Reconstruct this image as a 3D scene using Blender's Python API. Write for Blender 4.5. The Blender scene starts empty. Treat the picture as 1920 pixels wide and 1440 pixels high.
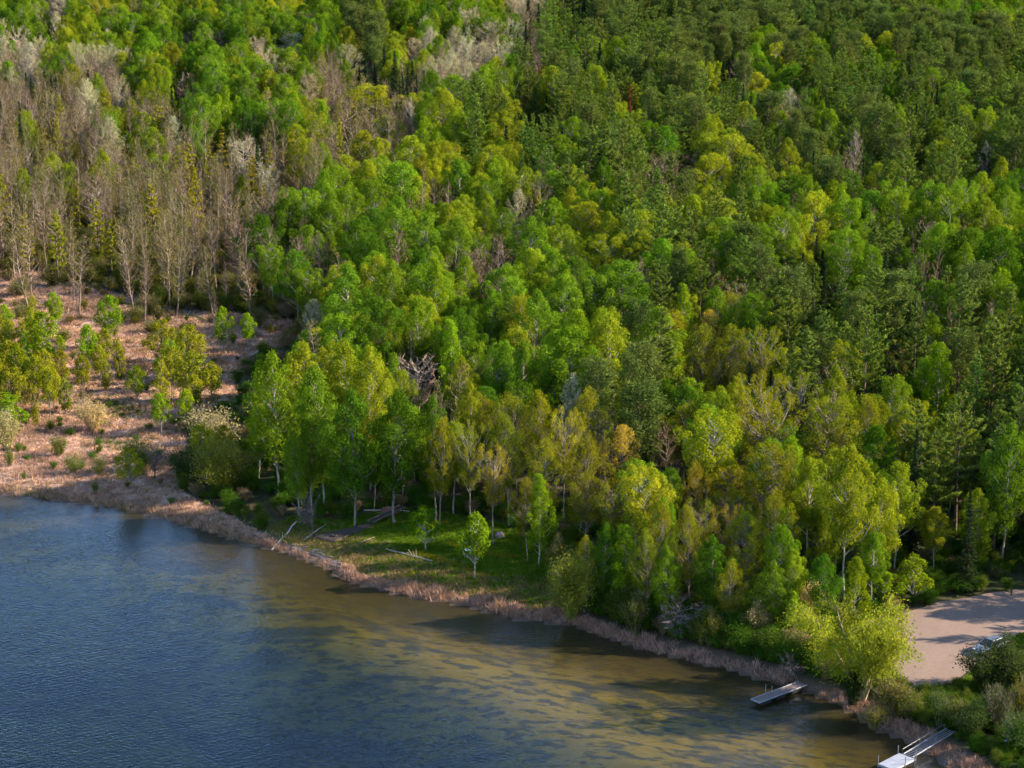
import bpy, bmesh, math, random
import numpy as np
from mathutils import Vector, Matrix, Euler

# ------------------------------------------------------------------ camera, sky, sun, exposure
SC = bpy.context.scene
COL = SC.collection
CAMZ, PITCH, FPX = 90.0, math.radians(15.0), 3900.0       # drone height, tilt below the horizon, focal length in px of a 1920 px wide frame
cam_d = bpy.data.cameras.new('camera')
cam_d.sensor_width = 36.0
cam_d.lens = 36.0 * FPX / 1920.0
cam_d.clip_start, cam_d.clip_end = 1.0, 20000.0
cam = bpy.data.objects.new('camera', cam_d)
COL.objects.link(cam)
cam.location = (0, 0, CAMZ)
cam.rotation_euler = (math.pi / 2 - PITCH, 0, 0)
SC.camera = cam

SUN_EL, SUN_AZ = math.radians(28.0), math.radians(87.0)  # azimuth clockwise from the view direction (+Y)
world = bpy.data.worlds.new('World')
SC.world = world
world.use_nodes = True
nt = world.node_tree
bg = nt.nodes['Background']
sky = nt.nodes.new('ShaderNodeTexSky')
sky.sky_type = 'NISHITA'
sky.sun_disc = False
sky.sun_elevation = SUN_EL
sky.sun_rotation = SUN_AZ
sky.altitude = 300.0
sky.air_density = 1.0
sky.dust_density = 0.25
sky.ozone_density = 3.0
nt.links.new(sky.outputs['Color'], bg.inputs['Color'])
bg.inputs['Strength'].default_value = 0.15
sun_d = bpy.data.lights.new('sun', 'SUN')
sun_d.energy = 5.0
sun_d.angle = math.radians(0.5)
sun_d.color = (1.0, 0.86, 0.66)
sun = bpy.data.objects.new('sun', sun_d)
COL.objects.link(sun)
to_sun = Vector((math.sin(SUN_AZ) * math.cos(SUN_EL), math.cos(SUN_AZ) * math.cos(SUN_EL), math.sin(SUN_EL)))
sun.rotation_euler = to_sun.to_track_quat('Z', 'Y').to_euler()
sun.location = (150, 150, 200)
vs = SC.view_settings
vs.view_transform = 'Standard'
vs.look = 'None'
vs.gamma = 1.0
vs.use_curve_mapping = False
vs.exposure = 1.62
SC.render.engine = 'CYCLES'
SC.cycles.max_bounces = 5
SC.cycles.diffuse_bounces = 2
SC.cycles.glossy_bounces = 2
SC.cycles.transmission_bounces = 3
SC.cycles.transparent_max_bounces = 6
SC.cycles.use_denoising = True
SC.cycles.use_adaptive_sampling = True
SC.cycles.adaptive_threshold = .03
SC.cycles.caustics_reflective = False
SC.cycles.caustics_refractive = False

RS = np.random.RandomState(11)
CP, SP = math.cos(PITCH), math.sin(PITCH)

# ------------------------------------------------------------------ terrain functions
def rise(y):
    y = np.asarray(y, float)
    s = np.clip((y - 330.0) / 35.0, -30, 30)
    up = 0.052 * 35.0 * np.log1p(np.exp(s)) + np.where((y - 330) / 35.0 > 30, 0.052 * (y - 330 - 1050), 0)
    return np.minimum(up, 48.0 - 6.0 * np.exp(-np.maximum(y - 900, 0) / 300.0) + 0 * y) * (y < 1e9)

def ray(px, py):
    u, v = (px - 960.0) / FPX, (720.0 - py) / FPX
    return np.array([u, CP + v * SP, -SP + v * CP])

def at(px, py, h=0.0, base=0.8):
    """Ground point whose point h metres above projects to photo pixel px, py."""
    d = ray(px, py)
    z = base + h
    for _ in range(40):
        t = (z - CAMZ) / d[2]
        if t < 0: t = 900.0
        z = base + h + float(rise(t * d[1]))
    return np.array([t * d[0], t * d[1], z - h])

def project(x, y, z):
    x, y, Z = np.asarray(x, float), np.asarray(y, float), np.asarray(z, float) - CAMZ
    dep = y * CP - Z * SP
    return 960 + FPX * x / dep, 720 - FPX * (y * SP + Z * CP) / dep, dep

SHORE_PX = [(-260, 890), (-120, 900), (0, 915), (60, 922), (130, 932), (200, 943), (280, 955), (340, 972), (400, 990), (450, 1005), (500, 1019),
            (545, 1031), (590, 1047), (630, 1064), (655, 1082), (700, 1094), (760, 1107), (830, 1121), (880, 1129), (930, 1142), (980, 1154),
            (1030, 1161), (1072, 1161), (1100, 1174), (1150, 1192), (1200, 1207), (1260, 1222), (1320, 1237), (1380, 1251), (1430, 1264),
            (1470, 1277), (1500, 1286), (1530, 1296), (1560, 1306), (1600, 1324), (1640, 1352), (1690, 1377), (1740, 1400), (1780, 1422), (1815, 1444), (1880, 1490)]
SHORE = [tuple(at(x, y, 0, 0.0)[:2]) for x, y in SHORE_PX]
SHORE = [(-4000.0, SHORE[0][1] + 60), (-220.0, SHORE[0][1] + 14)] + SHORE + [(SHORE[-1][0] + 40, SHORE[-1][1] - 45), (500.0, -200.0), (4000.0, -900.0)]
SH = np.array(SHORE)

def poly_in(poly, x, y):
    x, y = np.asarray(x, float), np.asarray(y, float)
    c = np.zeros(np.broadcast(x, y).shape, bool)
    n = len(poly)
    for i in range(n):
        x0, y0 = poly[i]; x1, y1 = poly[(i + 1) % n]
        if y0 == y1: continue
        m = ((y0 > y) != (y1 > y)) & (x < (x1 - x0) * (y - y0) / (y1 - y0) + x0)
        c ^= m
    return c

LAKE_POLY = SHORE + [(4000.0, -6000.0), (-4000.0, -6000.0)]

def shore_dist(x, y):
    """Signed distance to the shoreline, positive on land."""
    x, y = np.asarray(x, float), np.asarray(y, float)
    best = np.full(x.shape, 1e18)
    for i in range(len(SH) - 1):
        ax, ay = SH[i]; bx, by = SH[i + 1]
        dx, dy = bx - ax, by - ay
        t = np.clip(((x - ax) * dx + (y - ay) * dy) / (dx * dx + dy * dy), 0, 1)
        best = np.minimum(best, (x - ax - t * dx) ** 2 + (y - ay - t * dy) ** 2)
    d = np.sqrt(best)
    return np.where(poly_in(LAKE_POLY, x, y), -d, d)

def bumpy(x, y):
    return 0.12 * np.sin(x * .31 + 1.3 * np.sin(y * .17)) * np.sin(y * .27 + 1.1 * np.sin(x * .13)) + .07 * np.sin(x * .9 + y * .5) * np.sin(y * .8 - x * .35)

def terrain(x, y, sd=None):
    x, y = np.asarray(x, float), np.asarray(y, float)
    if sd is None: sd = shore_dist(x, y)
    land = 0.05 + 0.75 * (1 - np.exp(-np.maximum(sd, 0) / 2.2)) + rise(y) * np.clip(sd / 30, 0, 1) + bumpy(x, y) * np.clip(sd / 8, 0, 1) * (1 - poly_in(LOT, x, y))
    s = np.maximum(-sd, 0)
    k = np.clip((s - np.interp(x, [-70, -25, 10, 45, 90], [2, 7, 22, 40, 50])) / 30, 0, 1)
    bed = -(0.12 + 0.026 * np.minimum(s, 40) + 8.0 * k * k * (3 - 2 * k)) + 0.5 * bumpy(x, y) * np.clip(s / 4, 0, 1)
    return np.where(sd > 0, land, bed)

LOT_PX = [(1640, 1182), (1695, 1150), (1760, 1130), (1850, 1114), (1960, 1100), (2250, 1070), (2250, 1130), (2000, 1158), (1905, 1192), (1868, 1218), (1812, 1262),
          (1778, 1288), (1742, 1300), (1700, 1288), (1650, 1274), (1622, 1258), (1618, 1225)]
LOT = [tuple(at(x, y)[:2]) for x, y in LOT_PX]
MEADOW_PX = [(-400, 512), (60, 508), (150, 532), (240, 556), (330, 582), (420, 590), (500, 588), (560, 612), (540, 648), (470, 662), (440, 720), (455, 760), (400, 780), (340, 790), (350, 850),
             (330, 910), (420, 960), (520, 1010), (480, 1010), (300, 955), (0, 912), (-400, 880)]
MEADOW = [tuple(at(x, y)[:2]) for x, y in MEADOW_PX]
BANK_PX = [(500, 985), (560, 960), (640, 975), (770, 950), (850, 962), (960, 985), (1040, 1040), (1060, 1100), (1075, 1150), (1000, 1150), (850, 1120), (700, 1090), (650, 1075), (560, 1030)]
BANK = [tuple(at(x, y)[:2]) for x, y in BANK_PX]
VERGE_PX = [(1870, 1220), (1905, 1194), (2000, 1160), (2250, 1133), (2250, 1260), (1950, 1280), (1860, 1300), (1780, 1300), (1815, 1264)]
VERGE = [tuple(at(x, y)[:2]) for x, y in VERGE_PX]

# ------------------------------------------------------------------ node material helpers
def mat_new(name):
    m = bpy.data.materials.new(name)
    m.use_nodes = True
    t = m.node_tree
    t.nodes.clear()
    return m, t, t.nodes.new('ShaderNodeOutputMaterial')

def nd(t, kind, **kw):
    n = t.nodes.new(kind)
    for k, v in kw.items():
        if k in ('op',): n.operation = v
        elif k in ('blend',): n.blend_type = v
        elif hasattr(n, k) and not isinstance(v, (tuple, list)) and k not in n.inputs: setattr(n, k, v)
        else: n.inputs[k].default_value = v
    return n

def mixc(t, fac, a, b, blend='MIX'):
    n = t.nodes.new('ShaderNodeMix')
    n.data_type = 'RGBA'
    n.blend_type = blend
    for sock, v in ((n.inputs[0], fac), (n.inputs[6], a), (n.inputs[7], b)):
        if isinstance(v, bpy.types.NodeSocket): t.links.new(v, sock)
        elif isinstance(v, (int, float)): sock.default_value = v
        else: sock.default_value = (*v, 1.0)
    return n.outputs[2]

def maths(t, op, a, b=None, clamp=False):
    n = t.nodes.new('ShaderNodeMath')
    n.operation = op
    n.use_clamp = clamp
    for i, v in enumerate((a, b)):
        if v is None: continue
        if isinstance(v, bpy.types.NodeSocket): t.links.new(v, n.inputs[i])
        else: n.inputs[i].default_value = v
    return n.outputs[0]

def noise(t, scale, detail=4, rough=.55, vec=None, dist=0.0):
    n = t.nodes.new('ShaderNodeTexNoise')
    n.inputs['Scale'].default_value = scale
    n.inputs['Detail'].default_value = detail
    n.inputs['Roughness'].default_value = rough
    n.inputs['Distortion'].default_value = dist
    if vec is not None: t.links.new(vec, n.inputs['Vector'])
    return n.outputs['Fac']

def ramp(t, fac, stops, const=False):
    n = t.nodes.new('ShaderNodeValToRGB')
    e = n.color_ramp.elements
    while len(e) < len(stops): e.new(.5)
    for i, (p, c) in enumerate(stops):
        e[i].position = p
        e[i].color = (*c, 1) if not isinstance(c, (int, float)) else (c, c, c, 1)
    t.links.new(fac, n.inputs[0])
    return n.outputs[0]

def position(t, scale=None, rotz=0.0):
    g = t.nodes.new('ShaderNodeNewGeometry')
    if scale is None and not rotz: return g.outputs['Position']
    out = g.outputs['Position']
    for key, val in (('Rotation', (0, 0, rotz)), ('Scale', scale or (1, 1, 1))):      # turn first, then stretch along the turned axes
        m = t.nodes.new('ShaderNodeMapping')
        m.inputs[key].default_value = val
        t.links.new(out, m.inputs['Vector'])
        out = m.outputs[0]
    return out

def attr(t, name):
    a = t.nodes.new('ShaderNodeAttribute')
    a.attribute_name = name
    return a.outputs['Fac']

def own_colour(t):
    """The object's colour; for scattered copies the colour stored with the copy (their carrier's own colour is black)."""
    oi = t.nodes.new('ShaderNodeObjectInfo')
    a = t.nodes.new('ShaderNodeAttribute')
    a.attribute_type = 'INSTANCER'
    a.attribute_name = 'tint'
    return mixc(t, 1.0, oi.outputs['Color'], a.outputs['Color'], 'ADD'), oi.outputs['Random']

def principled(t, out, color, rough=.9, normal=None, metallic=0.0, spec=.3):
    p = t.nodes.new('ShaderNodeBsdfPrincipled')
    p.inputs['Roughness'].default_value = rough
    p.inputs['Metallic'].default_value = metallic
    p.inputs['Specular IOR Level'].default_value = spec
    if isinstance(color, bpy.types.NodeSocket): t.links.new(color, p.inputs['Base Color'])
    else: p.inputs['Base Color'].default_value = (*color, 1)
    if normal is not None: t.links.new(normal, p.inputs['Normal'])
    t.links.new(p.outputs[0], out.inputs['Surface'])
    return p

def bump(t, height, strength=.5, dist=.1):
    b = t.nodes.new('ShaderNodeBump')
    b.inputs['Strength'].default_value = strength
    b.inputs['Distance'].default_value = dist
    t.links.new(height, b.inputs['Height'])
    return b.outputs[0]

def simple_mat(name, color, rough=.7, var=.25, scale=3.0, metallic=0.0, spec=.3):
    m, t, o = mat_new(name)
    g = t.nodes.new('ShaderNodeTexCoord')
    f = noise(t, scale, 5, .6, g.outputs['Object'])
    c = mixc(t, f, [v * (1 - var) for v in color], [min(1, v * (1 + var)) for v in color])
    principled(t, o, c, rough, bump(t, f, .25, .02), metallic, spec)
    return m

def leaf_mat(name, trans=.35, vmin=.72, vmax=1.25, hue=.022):
    """Foliage: the object's own colour, varied leaf by leaf and tree by tree; part of the light passes through the leaf."""
    m, t, o = mat_new(name)
    own, rnd = own_colour(t)
    v = attr(t, 'leaf_tone')
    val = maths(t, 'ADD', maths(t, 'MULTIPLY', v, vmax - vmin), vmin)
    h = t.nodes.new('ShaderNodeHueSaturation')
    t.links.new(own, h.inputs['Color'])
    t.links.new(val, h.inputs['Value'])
    hv = maths(t, 'ADD', maths(t, 'MULTIPLY', maths(t, 'SUBTRACT', rnd, .5), hue), .5)
    hv = maths(t, 'ADD', hv, maths(t, 'MULTIPLY', maths(t, 'SUBTRACT', .5, v), .012))
    t.links.new(hv, h.inputs['Hue'])
    d = t.nodes.new('ShaderNodeBsdfDiffuse')
    t.links.new(h.outputs[0], d.inputs[0])
    tr = t.nodes.new('ShaderNodeBsdfTranslucent')
    t.links.new(mixc(t, 1.0, h.outputs[0], (1.25, 1.15, .5), 'MULTIPLY'), tr.inputs[0])
    mx = t.nodes.new('ShaderNodeMixShader')
    mx.inputs[0].default_value = trans
    t.links.new(d.outputs[0], mx.inputs[1])
    t.links.new(tr.outputs[0], mx.inputs[2])
    t.links.new(mx.outputs[0], o.inputs['Surface'])
    return m

def bark_mat(name):
    m, t, o = mat_new(name)
    own, rnd = own_colour(t)
    g = t.nodes.new('ShaderNodeTexCoord')
    mp = t.nodes.new('ShaderNodeMapping')
    mp.inputs['Scale'].default_value = (1, 1, .45)
    t.links.new(g.outputs['Object'], mp.inputs[0])
    f = noise(t, 2.6, 5, .65, mp.outputs[0])
    c = mixc(t, 1.0, own, ramp(t, f, [(.3, .35), (.55, 1.0), (.75, 1.25)]), 'MULTIPLY')
    principled(t, o, c, .95, None, 0, .1)
    return m

LEAF = leaf_mat('broad_leaf', .38)
NEEDLE = leaf_mat('needle', .22, .66, 1.32, .02)
TWIG = leaf_mat('twig', .05, .7, 1.3, .015)
GRASSM = leaf_mat('grass_blade', .25, .6, 1.35, .015)
BARK = bark_mat('bark')

# ------------------------------------------------------------------ mesh helpers
def mesh_np(name, verts, faces, material, tone=None):
    """faces: (n,3) or (n,4) int arrays in a list."""
    me = bpy.data.meshes.new(name)
    if not isinstance(faces, list): faces = [faces]
    faces = [f for f in faces if len(f)]
    verts = np.asarray(verts, np.float32)
    loops = np.concatenate([f.ravel() for f in faces]).astype(np.int32)
    tot = np.concatenate([np.full(len(f), f.shape[1]) for f in faces]).astype(np.int32)
    start = np.concatenate([[0], np.cumsum(tot)[:-1]]).astype(np.int32)
    me.vertices.add(len(verts)); me.vertices.foreach_set('co', verts.ravel())
    me.loops.add(len(loops)); me.loops.foreach_set('vertex_index', loops)
    me.polygons.add(len(tot)); me.polygons.foreach_set('loop_start', start); me.polygons.foreach_set('loop_total', tot)
    if tone is not None:
        a = me.attributes.new('leaf_tone', 'FLOAT', 'POINT')
        a.data.foreach_set('value', np.asarray(tone, np.float32))
    me.update(calc_edges=True)
    if material is not None: me.materials.append(material)
    return me

def unit(v):
    return v / np.maximum(np.linalg.norm(v, axis=-1, keepdims=True), 1e-9)

def rhombi(pos, nrm, axis, ln, wd, rng):
    """Leaf faces: rhombus at pos, in the plane across nrm, long side along axis."""
    a = unit(axis - nrm * np.sum(axis * nrm, 1, keepdims=True))
    b = np.cross(nrm, a)
    ln, wd = np.asarray(ln).reshape(-1, 1), np.asarray(wd).reshape(-1, 1)
    bend = nrm * wd * .25
    v = np.stack([pos - a * ln * .5, pos + b * wd * .5 + bend, pos + a * ln * .5, pos - b * wd * .5 + bend], 1).reshape(-1, 3)
    f = np.arange(len(v)).reshape(-1, 4)
    return v, f

class Tubes:
    def __init__(s): s.v, s.f, s.n = [], [], 0
    def add(s, pts, radii, sides=5):
        pts = np.asarray(pts, float); k = len(pts)
        d = np.gradient(pts, axis=0) if k > 1 else np.array([[0, 0, 1.]])
        d = unit(d)
        ref = np.where(np.abs(d[:, 2:3]) > .9, np.array([[1., 0, 0]]), np.array([[0, 0, 1.]]))
        a = unit(np.cross(d, ref)); b = np.cross(d, a)
        th = np.arange(sides) * 2 * math.pi / sides
        ring = a[:, None] * np.cos(th)[None, :, None] + b[:, None] * np.sin(th)[None, :, None]
        v = pts[:, None] + ring * np.asarray(radii, float)[:, None, None]
        i = np.arange(k - 1)[:, None] * sides + np.arange(sides)[None]
        j = np.arange(k - 1)[:, None] * sides + (np.arange(sides)[None] + 1) % sides
        f = np.stack([i, j, j + sides, i + sides], -1).reshape(-1, 4)
        s.v.append(v.reshape(-1, 3)); s.f.append(f + s.n); s.n += k * sides
    def mesh(s, name, m): return mesh_np(name, np.concatenate(s.v), np.concatenate(s.f), m)

def trunk_path(rng, H, lean=.03, wig=.012, n=9):
    t = np.linspace(0, 1, n)
    off = np.cumsum(rng.normal(0, wig * H, (n, 2)) * .5, 0); off[0] = 0
    ln = rng.normal(0, lean, 2)
    return np.column_stack([off[:, 0] + ln[0] * t * H, off[:, 1] + ln[1] * t * H, t * H])

def path_at(path, z):
    return np.array([np.interp(z, path[:, 2], path[:, 0]), np.interp(z, path[:, 2], path[:, 1]), z])

PROFILES = {
    'round': lambda t: np.sin(np.pi * np.clip(.16 + .80 * t, 0, 1)) ** .75,
    'oval':  lambda t: np.sin(np.pi * np.clip(.10 + .86 * t, 0, 1)) ** .9,
    'flame': lambda t: np.where(t < .3, .55 + 1.5 * t, 1.0 - (t - .3) ** 1.3 * 1.25),
    'vase':  lambda t: .35 + .75 * np.minimum(t / .65, 1) - np.maximum(t - .65, 0) ** 1.5 * 1.8,
    'dome':  lambda t: np.cos(np.clip(t, 0, 1) * 1.38) ** .55,
}

def broadleaf(seed, H=20., R=4.9, cb=.45, form='round', nc=80, nleaf=15000, leaf=.275, rc=1.15, shell=.26, bias=.75, up=.25, twigs=0, tr=.2, stems=1, jit=.8):
    """A leafy tree: trunk, limbs rising to leaf clumps spread through the crown, leaf-sized faces over each clump."""
    rng = np.random.RandomState(seed)
    T = Tubes()
    paths = []
    for s in range(stems):
        p = trunk_path(rng, H * .93, .03 if stems == 1 else .13, .012)
        T.add(p, np.linspace(tr, .03, len(p)) * (1 if s == 0 else .7), 6)
        paths.append(p)
    prof = PROFILES[form]
    t = (np.arange(nc) + rng.rand(nc)) / nc
    # more clumps where the crown is wide
    az = np.arange(nc) * 2.39996 + rng.normal(0, .4, nc)
    lobes = 1 + .22 * np.sin(az * 2 + rng.rand() * 6) + .16 * np.sin(az * 3 + rng.rand() * 6 + t * 5)
    rad = R * prof(t) * lobes * (1 - rng.rand(nc) ** 1.6 * .75)
    zc = H * cb + t * H * (1 - cb) * .97
    cl_r = rc * rng.uniform(.62, 1.3, nc) * (1.1 - .35 * t)
    P, N, A, S, V = [], [], [], [], []
    w = cl_r ** 2; w = w / w.sum()
    for i in range(nc):
        p = paths[rng.randint(stems)]
        z0 = max(H * cb * .55, zc[i] - (rad[i] * rng.uniform(.5, .95) + .8))
        a = path_at(p, z0)
        ax = path_at(p, min(zc[i], H * .92))
        c = np.array([ax[0] + math.cos(az[i]) * rad[i], ax[1] + math.sin(az[i]) * rad[i], zc[i]])
        m = (a + c) / 2 + np.array([math.cos(az[i]), math.sin(az[i]), -.2]) * rad[i] * .12 + rng.normal(0, .15, 3)
        T.add([a, m, c], [.035 + .016 * rad[i], .03 + .006 * rad[i], .012], 4)
        n = int(nleaf * w[i])
        d = rng.normal(0, 1, (n, 3)); d[:, 2] += bias; d = unit(d)
        r = cl_r[i] * rng.rand(n, 1) ** shell
        st = rng.rand(n, 1) < .1
        r = np.where(st, r * rng.uniform(1.0, 1.45, (n, 1)), r)
        pos = c + d * r * np.array([1, 1, .95 + up])
        P.append(pos); N.append(unit(d + rng.normal(0, jit, (n, 3)) * .75)); A.append(rng.normal(0, 1, (n, 3)))
        S.append(leaf * rng.uniform(.55, 1.25, n))
        V.append(np.clip(rng.normal(.5, .2, n) + rng.normal(0, .16), 0, 1))
        if twigs:
            for _ in range(twigs):
                e = c + unit(rng.normal(0, 1, 3) + np.array([0, 0, .5])) * cl_r[i] * rng.uniform(.7, 1.2)
                T.add([c + (a - c) * .15, e], [.022, .006], 3)
    P, N, A, S, V = map(np.concatenate, (P, N, A, S, V))
    v, f = rhombi(P, N, A, S, S * rng.uniform(.55, .9, len(S)), rng)
    tm = T.mesh('trunk', BARK)
    cm = mesh_np('crown', v, f, LEAF, np.repeat(V, 4))
    return tm, cm, H, R

def baretree(seed, H=17., R=3.0, cb=.3, form='oval', nb=34, ntw=16, buds=0, tw=.05, upw=.72, tr=.19, thick=1.35):
    """A tree without leaves: limbs, branches and a haze of fine twigs, with or without opening buds."""
    rng = np.random.RandomState(seed)
    T = Tubes(); p = trunk_path(rng, H * .97, .06, .016); T.add(p, np.linspace(tr, .02, len(p)), 5)
    prof = PROFILES[form]
    P, N, A, L, W, V = [], [], [], [], [], []
    for i in range(nb):
        t = (i + rng.rand()) / nb
        azi = i * 2.4 + rng.normal(0, .4)
        r = R * float(prof(t)) * rng.uniform(.55, 1.1)
        ze = H * cb + t * H * (1 - cb)
        z0 = max(H * .12, ze - r * upw - .8)
        a, ax = path_at(p, z0), path_at(p, min(ze, H * .95))
        c = np.array([ax[0] + math.cos(azi) * r, ax[1] + math.sin(azi) * r, ze])
        m = (a + c) / 2 + np.array([math.cos(azi), math.sin(azi), -.35]) * r * .16 + rng.normal(0, .12, 3)
        T.add([a, m, c], [(.03 + .014 * r) * thick, .022 * thick, .008], 3)
        q = rng.rand(ntw, 1) ** .6
        b0 = np.where(q < .5, a + (m - a) * q * 2, m + (c - m) * (q - .5) * 2)
        d = unit(unit(c - m) * .7 + rng.normal(0, .55, (ntw, 3)) + np.array([0, 0, .45]))
        ln = rng.uniform(.5, 1.5, ntw) * (R / 3) ** .5
        P.append(b0 + d * ln[:, None] * .5); A.append(d); N.append(unit(rng.normal(0, 1, (ntw, 3))))
        L.append(ln); W.append(tw * rng.uniform(.6, 1.3, ntw)); V.append(rng.rand(ntw) * .7 + .15)
        if buds:
            k = rng.randint(0, ntw, buds)
            e = b0[k] + d[k] * ln[k, None] * rng.uniform(.5, 1.05, (buds, 1))
            P.append(e); A.append(rng.normal(0, 1, (buds, 3))); N.append(unit(rng.normal(0, 1, (buds, 3))))
            s = rng.uniform(.12, .26, buds); L.append(s); W.append(s * .8); V.append(np.clip(rng.normal(.75, .15, buds), 0, 1))
    P, N, A, L, W, V = map(np.concatenate, (P, N, A, L, W, V))
    v, f = rhombi(P, N, A, L, W, rng)
    return T.mesh('trunk', BARK), mesh_np('crown', v, f, TWIG, np.repeat(V, 4)), H, R

def conifer(seed, H=24., R=4.2, cb=.22, kind='pine', per=140, step=1.5):
    rng = np.random.RandomState(seed)
    T = Tubes(); p = trunk_path(rng, H * .99, .012, .004); T.add(p, np.linspace(.27 if kind != 'spruce' else .17, .02, len(p)), 6)
    P, N, A, L, W, V = [], [], [], [], [], []
    z = H * cb
    side = rng.rand() * 6.28
    while z < H * .985:
        t = (z - H * cb) / (H * (1 - cb))
        if kind == 'pine':
            prof = min(1.0, .60 + 1.3 * t) * 1.12 * (1 - t) ** .72 + .03
            nb, rise0, sp = 5, .10 + .60 * t, .26
        elif kind == 'red':
            prof = (.5 + t if t < .4 else .92 * max(1 - ((t - .4) / .62) ** 2.4, .05) ** .5)
            nb, rise0, sp = 5, .12 + .7 * t, .36
        else:
            prof = 1.0 - t * .97; nb, rise0, sp = 6, -.30 + .55 * t, .22
        nb = max(3, nb + rng.randint(-1, 2))
        a0 = rng.rand() * 6.28
        for b in range(nb):
            az = a0 + b * 6.283 / nb + rng.normal(0, .22)
            skew = 1 + (.28 * math.cos(az - side) if kind != 'spruce' else 0)
            ln = R * prof * rng.uniform(.45 if kind != 'spruce' else .82, 1.2) * skew
            if kind == 'pine' and rng.rand() < .10: ln *= .45
            if ln < .18: ln = .18
            o = np.array([math.cos(az), math.sin(az), 0.])
            s0 = path_at(p, min(z + rng.normal(0, .12), H * .97))
            ri = rise0 + rng.normal(0, .10)
            def along(q):
                q = np.asarray(q).reshape(-1, 1)
                curve = ri * q + (.20 * q * q if kind != 'spruce' else .12 * q * q)
                return s0 + o * q * ln + np.array([0, 0, 1.]) * curve * ln
            T.add(along([0, .5, .95]), [.028 + .008 * ln, .02 + .003 * ln, .008], 3)
            n = max(14, int(per * 1.8 * (ln / R) ** 1.15))
            if kind == 'red':                                   # rounded tufts towards the branch ends
                q = rng.uniform(.55, 1.05, n)
            else:
                q = rng.rand(n) ** .75 * (.95 - (.22 if kind == 'pine' else .05)) + (.22 if kind == 'pine' else .05)
            c = along(q)
            latw = sp * ln * (1.15 - np.abs(q - .62) * 1.3)
            lat = rng.normal(0, .5, n) * latw
            ob = np.array([-o[1], o[0], 0])
            c = c + ob * lat[:, None] + np.array([0, 0, 1.]) * (np.abs(rng.normal(0, .16, n)) * (1.0 if kind != 'spruce' else .6) - (np.abs(lat) * .25 if kind == 'spruce' else 0))[:, None]
            if kind == 'red': c = c + rng.normal(0, .34, (n, 3))
            upv = .75 if kind != 'spruce' else .1
            d = unit(o * 1.0 + ob * (lat / (latw + .05))[:, None] * .7 + np.array([0, 0, upv]) + rng.normal(0, .38, (n, 3)))
            P.append(c); A.append(d); N.append(unit(np.array([0, 0, .45]) + o * .25 + rng.normal(0, .7, (n, 3))))
            l = (rng.uniform(.38, .75, n) if kind != 'spruce' else rng.uniform(.3, .6, n)); L.append(l); W.append(l * rng.uniform(.16, .30, n))
            V.append(np.clip(.40 + .75 * (q - .6) + rng.normal(0, .16, n) + rng.normal(0, .06), 0, 1))
        z += step * rng.uniform(.75, 1.3) * (1 - .45 * t) * (1 if kind != 'spruce' else .62)
    for _ in range(14 if kind != 'spruce' else 0):           # dead stubs below the crown
        zz = rng.uniform(.1, cb + .05) * H; az = rng.rand() * 6.28; s0 = path_at(p, zz)
        T.add([s0, s0 + np.array([math.cos(az), math.sin(az), .05]) * rng.uniform(.5, 1.6)], [.03, .008], 3)
    P, N, A, L, W, V = map(np.concatenate, (P, N, A, L, W, V))
    v, f = rhombi(P, N, A, L, W, rng)
    return T.mesh('trunk', BARK), mesh_np('crown', v, f, NEEDLE, np.repeat(V, 4)), H, R

def shrub(seed, H=4., R=2.0, nst=22, nleaf=3200, leaf=.2, dense=1.0, weep=0.):
    """Many stems from one stool, fine leaves along them."""
    rng = np.random.RandomState(seed)
    T = Tubes(); P, N, A, S, V = [], [], [], [], []
    for i in range(nst):
        az = i * 2.4 + rng.normal(0, .3); r = R * math.sqrt((i + .5) / nst) * rng.uniform(.75, 1.1)
        h = H * (1 - .45 * (r / R) ** 2) * rng.uniform(.75, 1.05)
        a = np.array([math.cos(az) * r * .15, math.sin(az) * r * .15, 0]); o = np.array([math.cos(az), math.sin(az), 0])
        m = a + o * r * .35 + np.array([0, 0, h * .6]); c = a + o * r * .9 + np.array([0, 0, h])
        if weep: c = c + o * r * .25 - np.array([0, 0, h * weep])
        T.add([a, m, c], [.045, .03, .01], 3)
        n = nleaf // nst; q = rng.rand(n, 1) ** .7
        b = np.where(q < .45, a + (m - a) * q / .45, m + (c - m) * (q - .45) / .55)
        d = unit(rng.normal(0, 1, (n, 3)) + np.array([0, 0, .3]))
        pos = b + d * rng.rand(n, 1) ** .5 * (R * .36) * (.35 + q * .75)
        P.append(pos); N.append(unit(d + rng.normal(0, .6, (n, 3)))); A.append(rng.normal(0, 1, (n, 3)) + np.array([0, 0, .5]))
        S.append(leaf * rng.uniform(.5, 1.3, n)); V.append(np.clip(rng.normal(.5, .2, n) + rng.normal(0, .1), 0, 1))
        for _ in range(5):
            e = c + unit(rng.normal(0, 1, 3) + np.array([0, 0, .7])) * R * .35
            T.add([m + (c - m) * rng.rand(), e], [.014, .004], 3)
    P, N, A, S, V = map(np.concatenate, (P, N, A, S, V))
    P[:, 2] = np.abs(P[:, 2]) + .05
    v, f = rhombi(P, N, A, S, S * rng.uniform(.4, .7, len(S)), rng)
    return T.mesh('stem', BARK), mesh_np('foliage', v, f, LEAF, np.repeat(V, 4)), H, R

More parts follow.
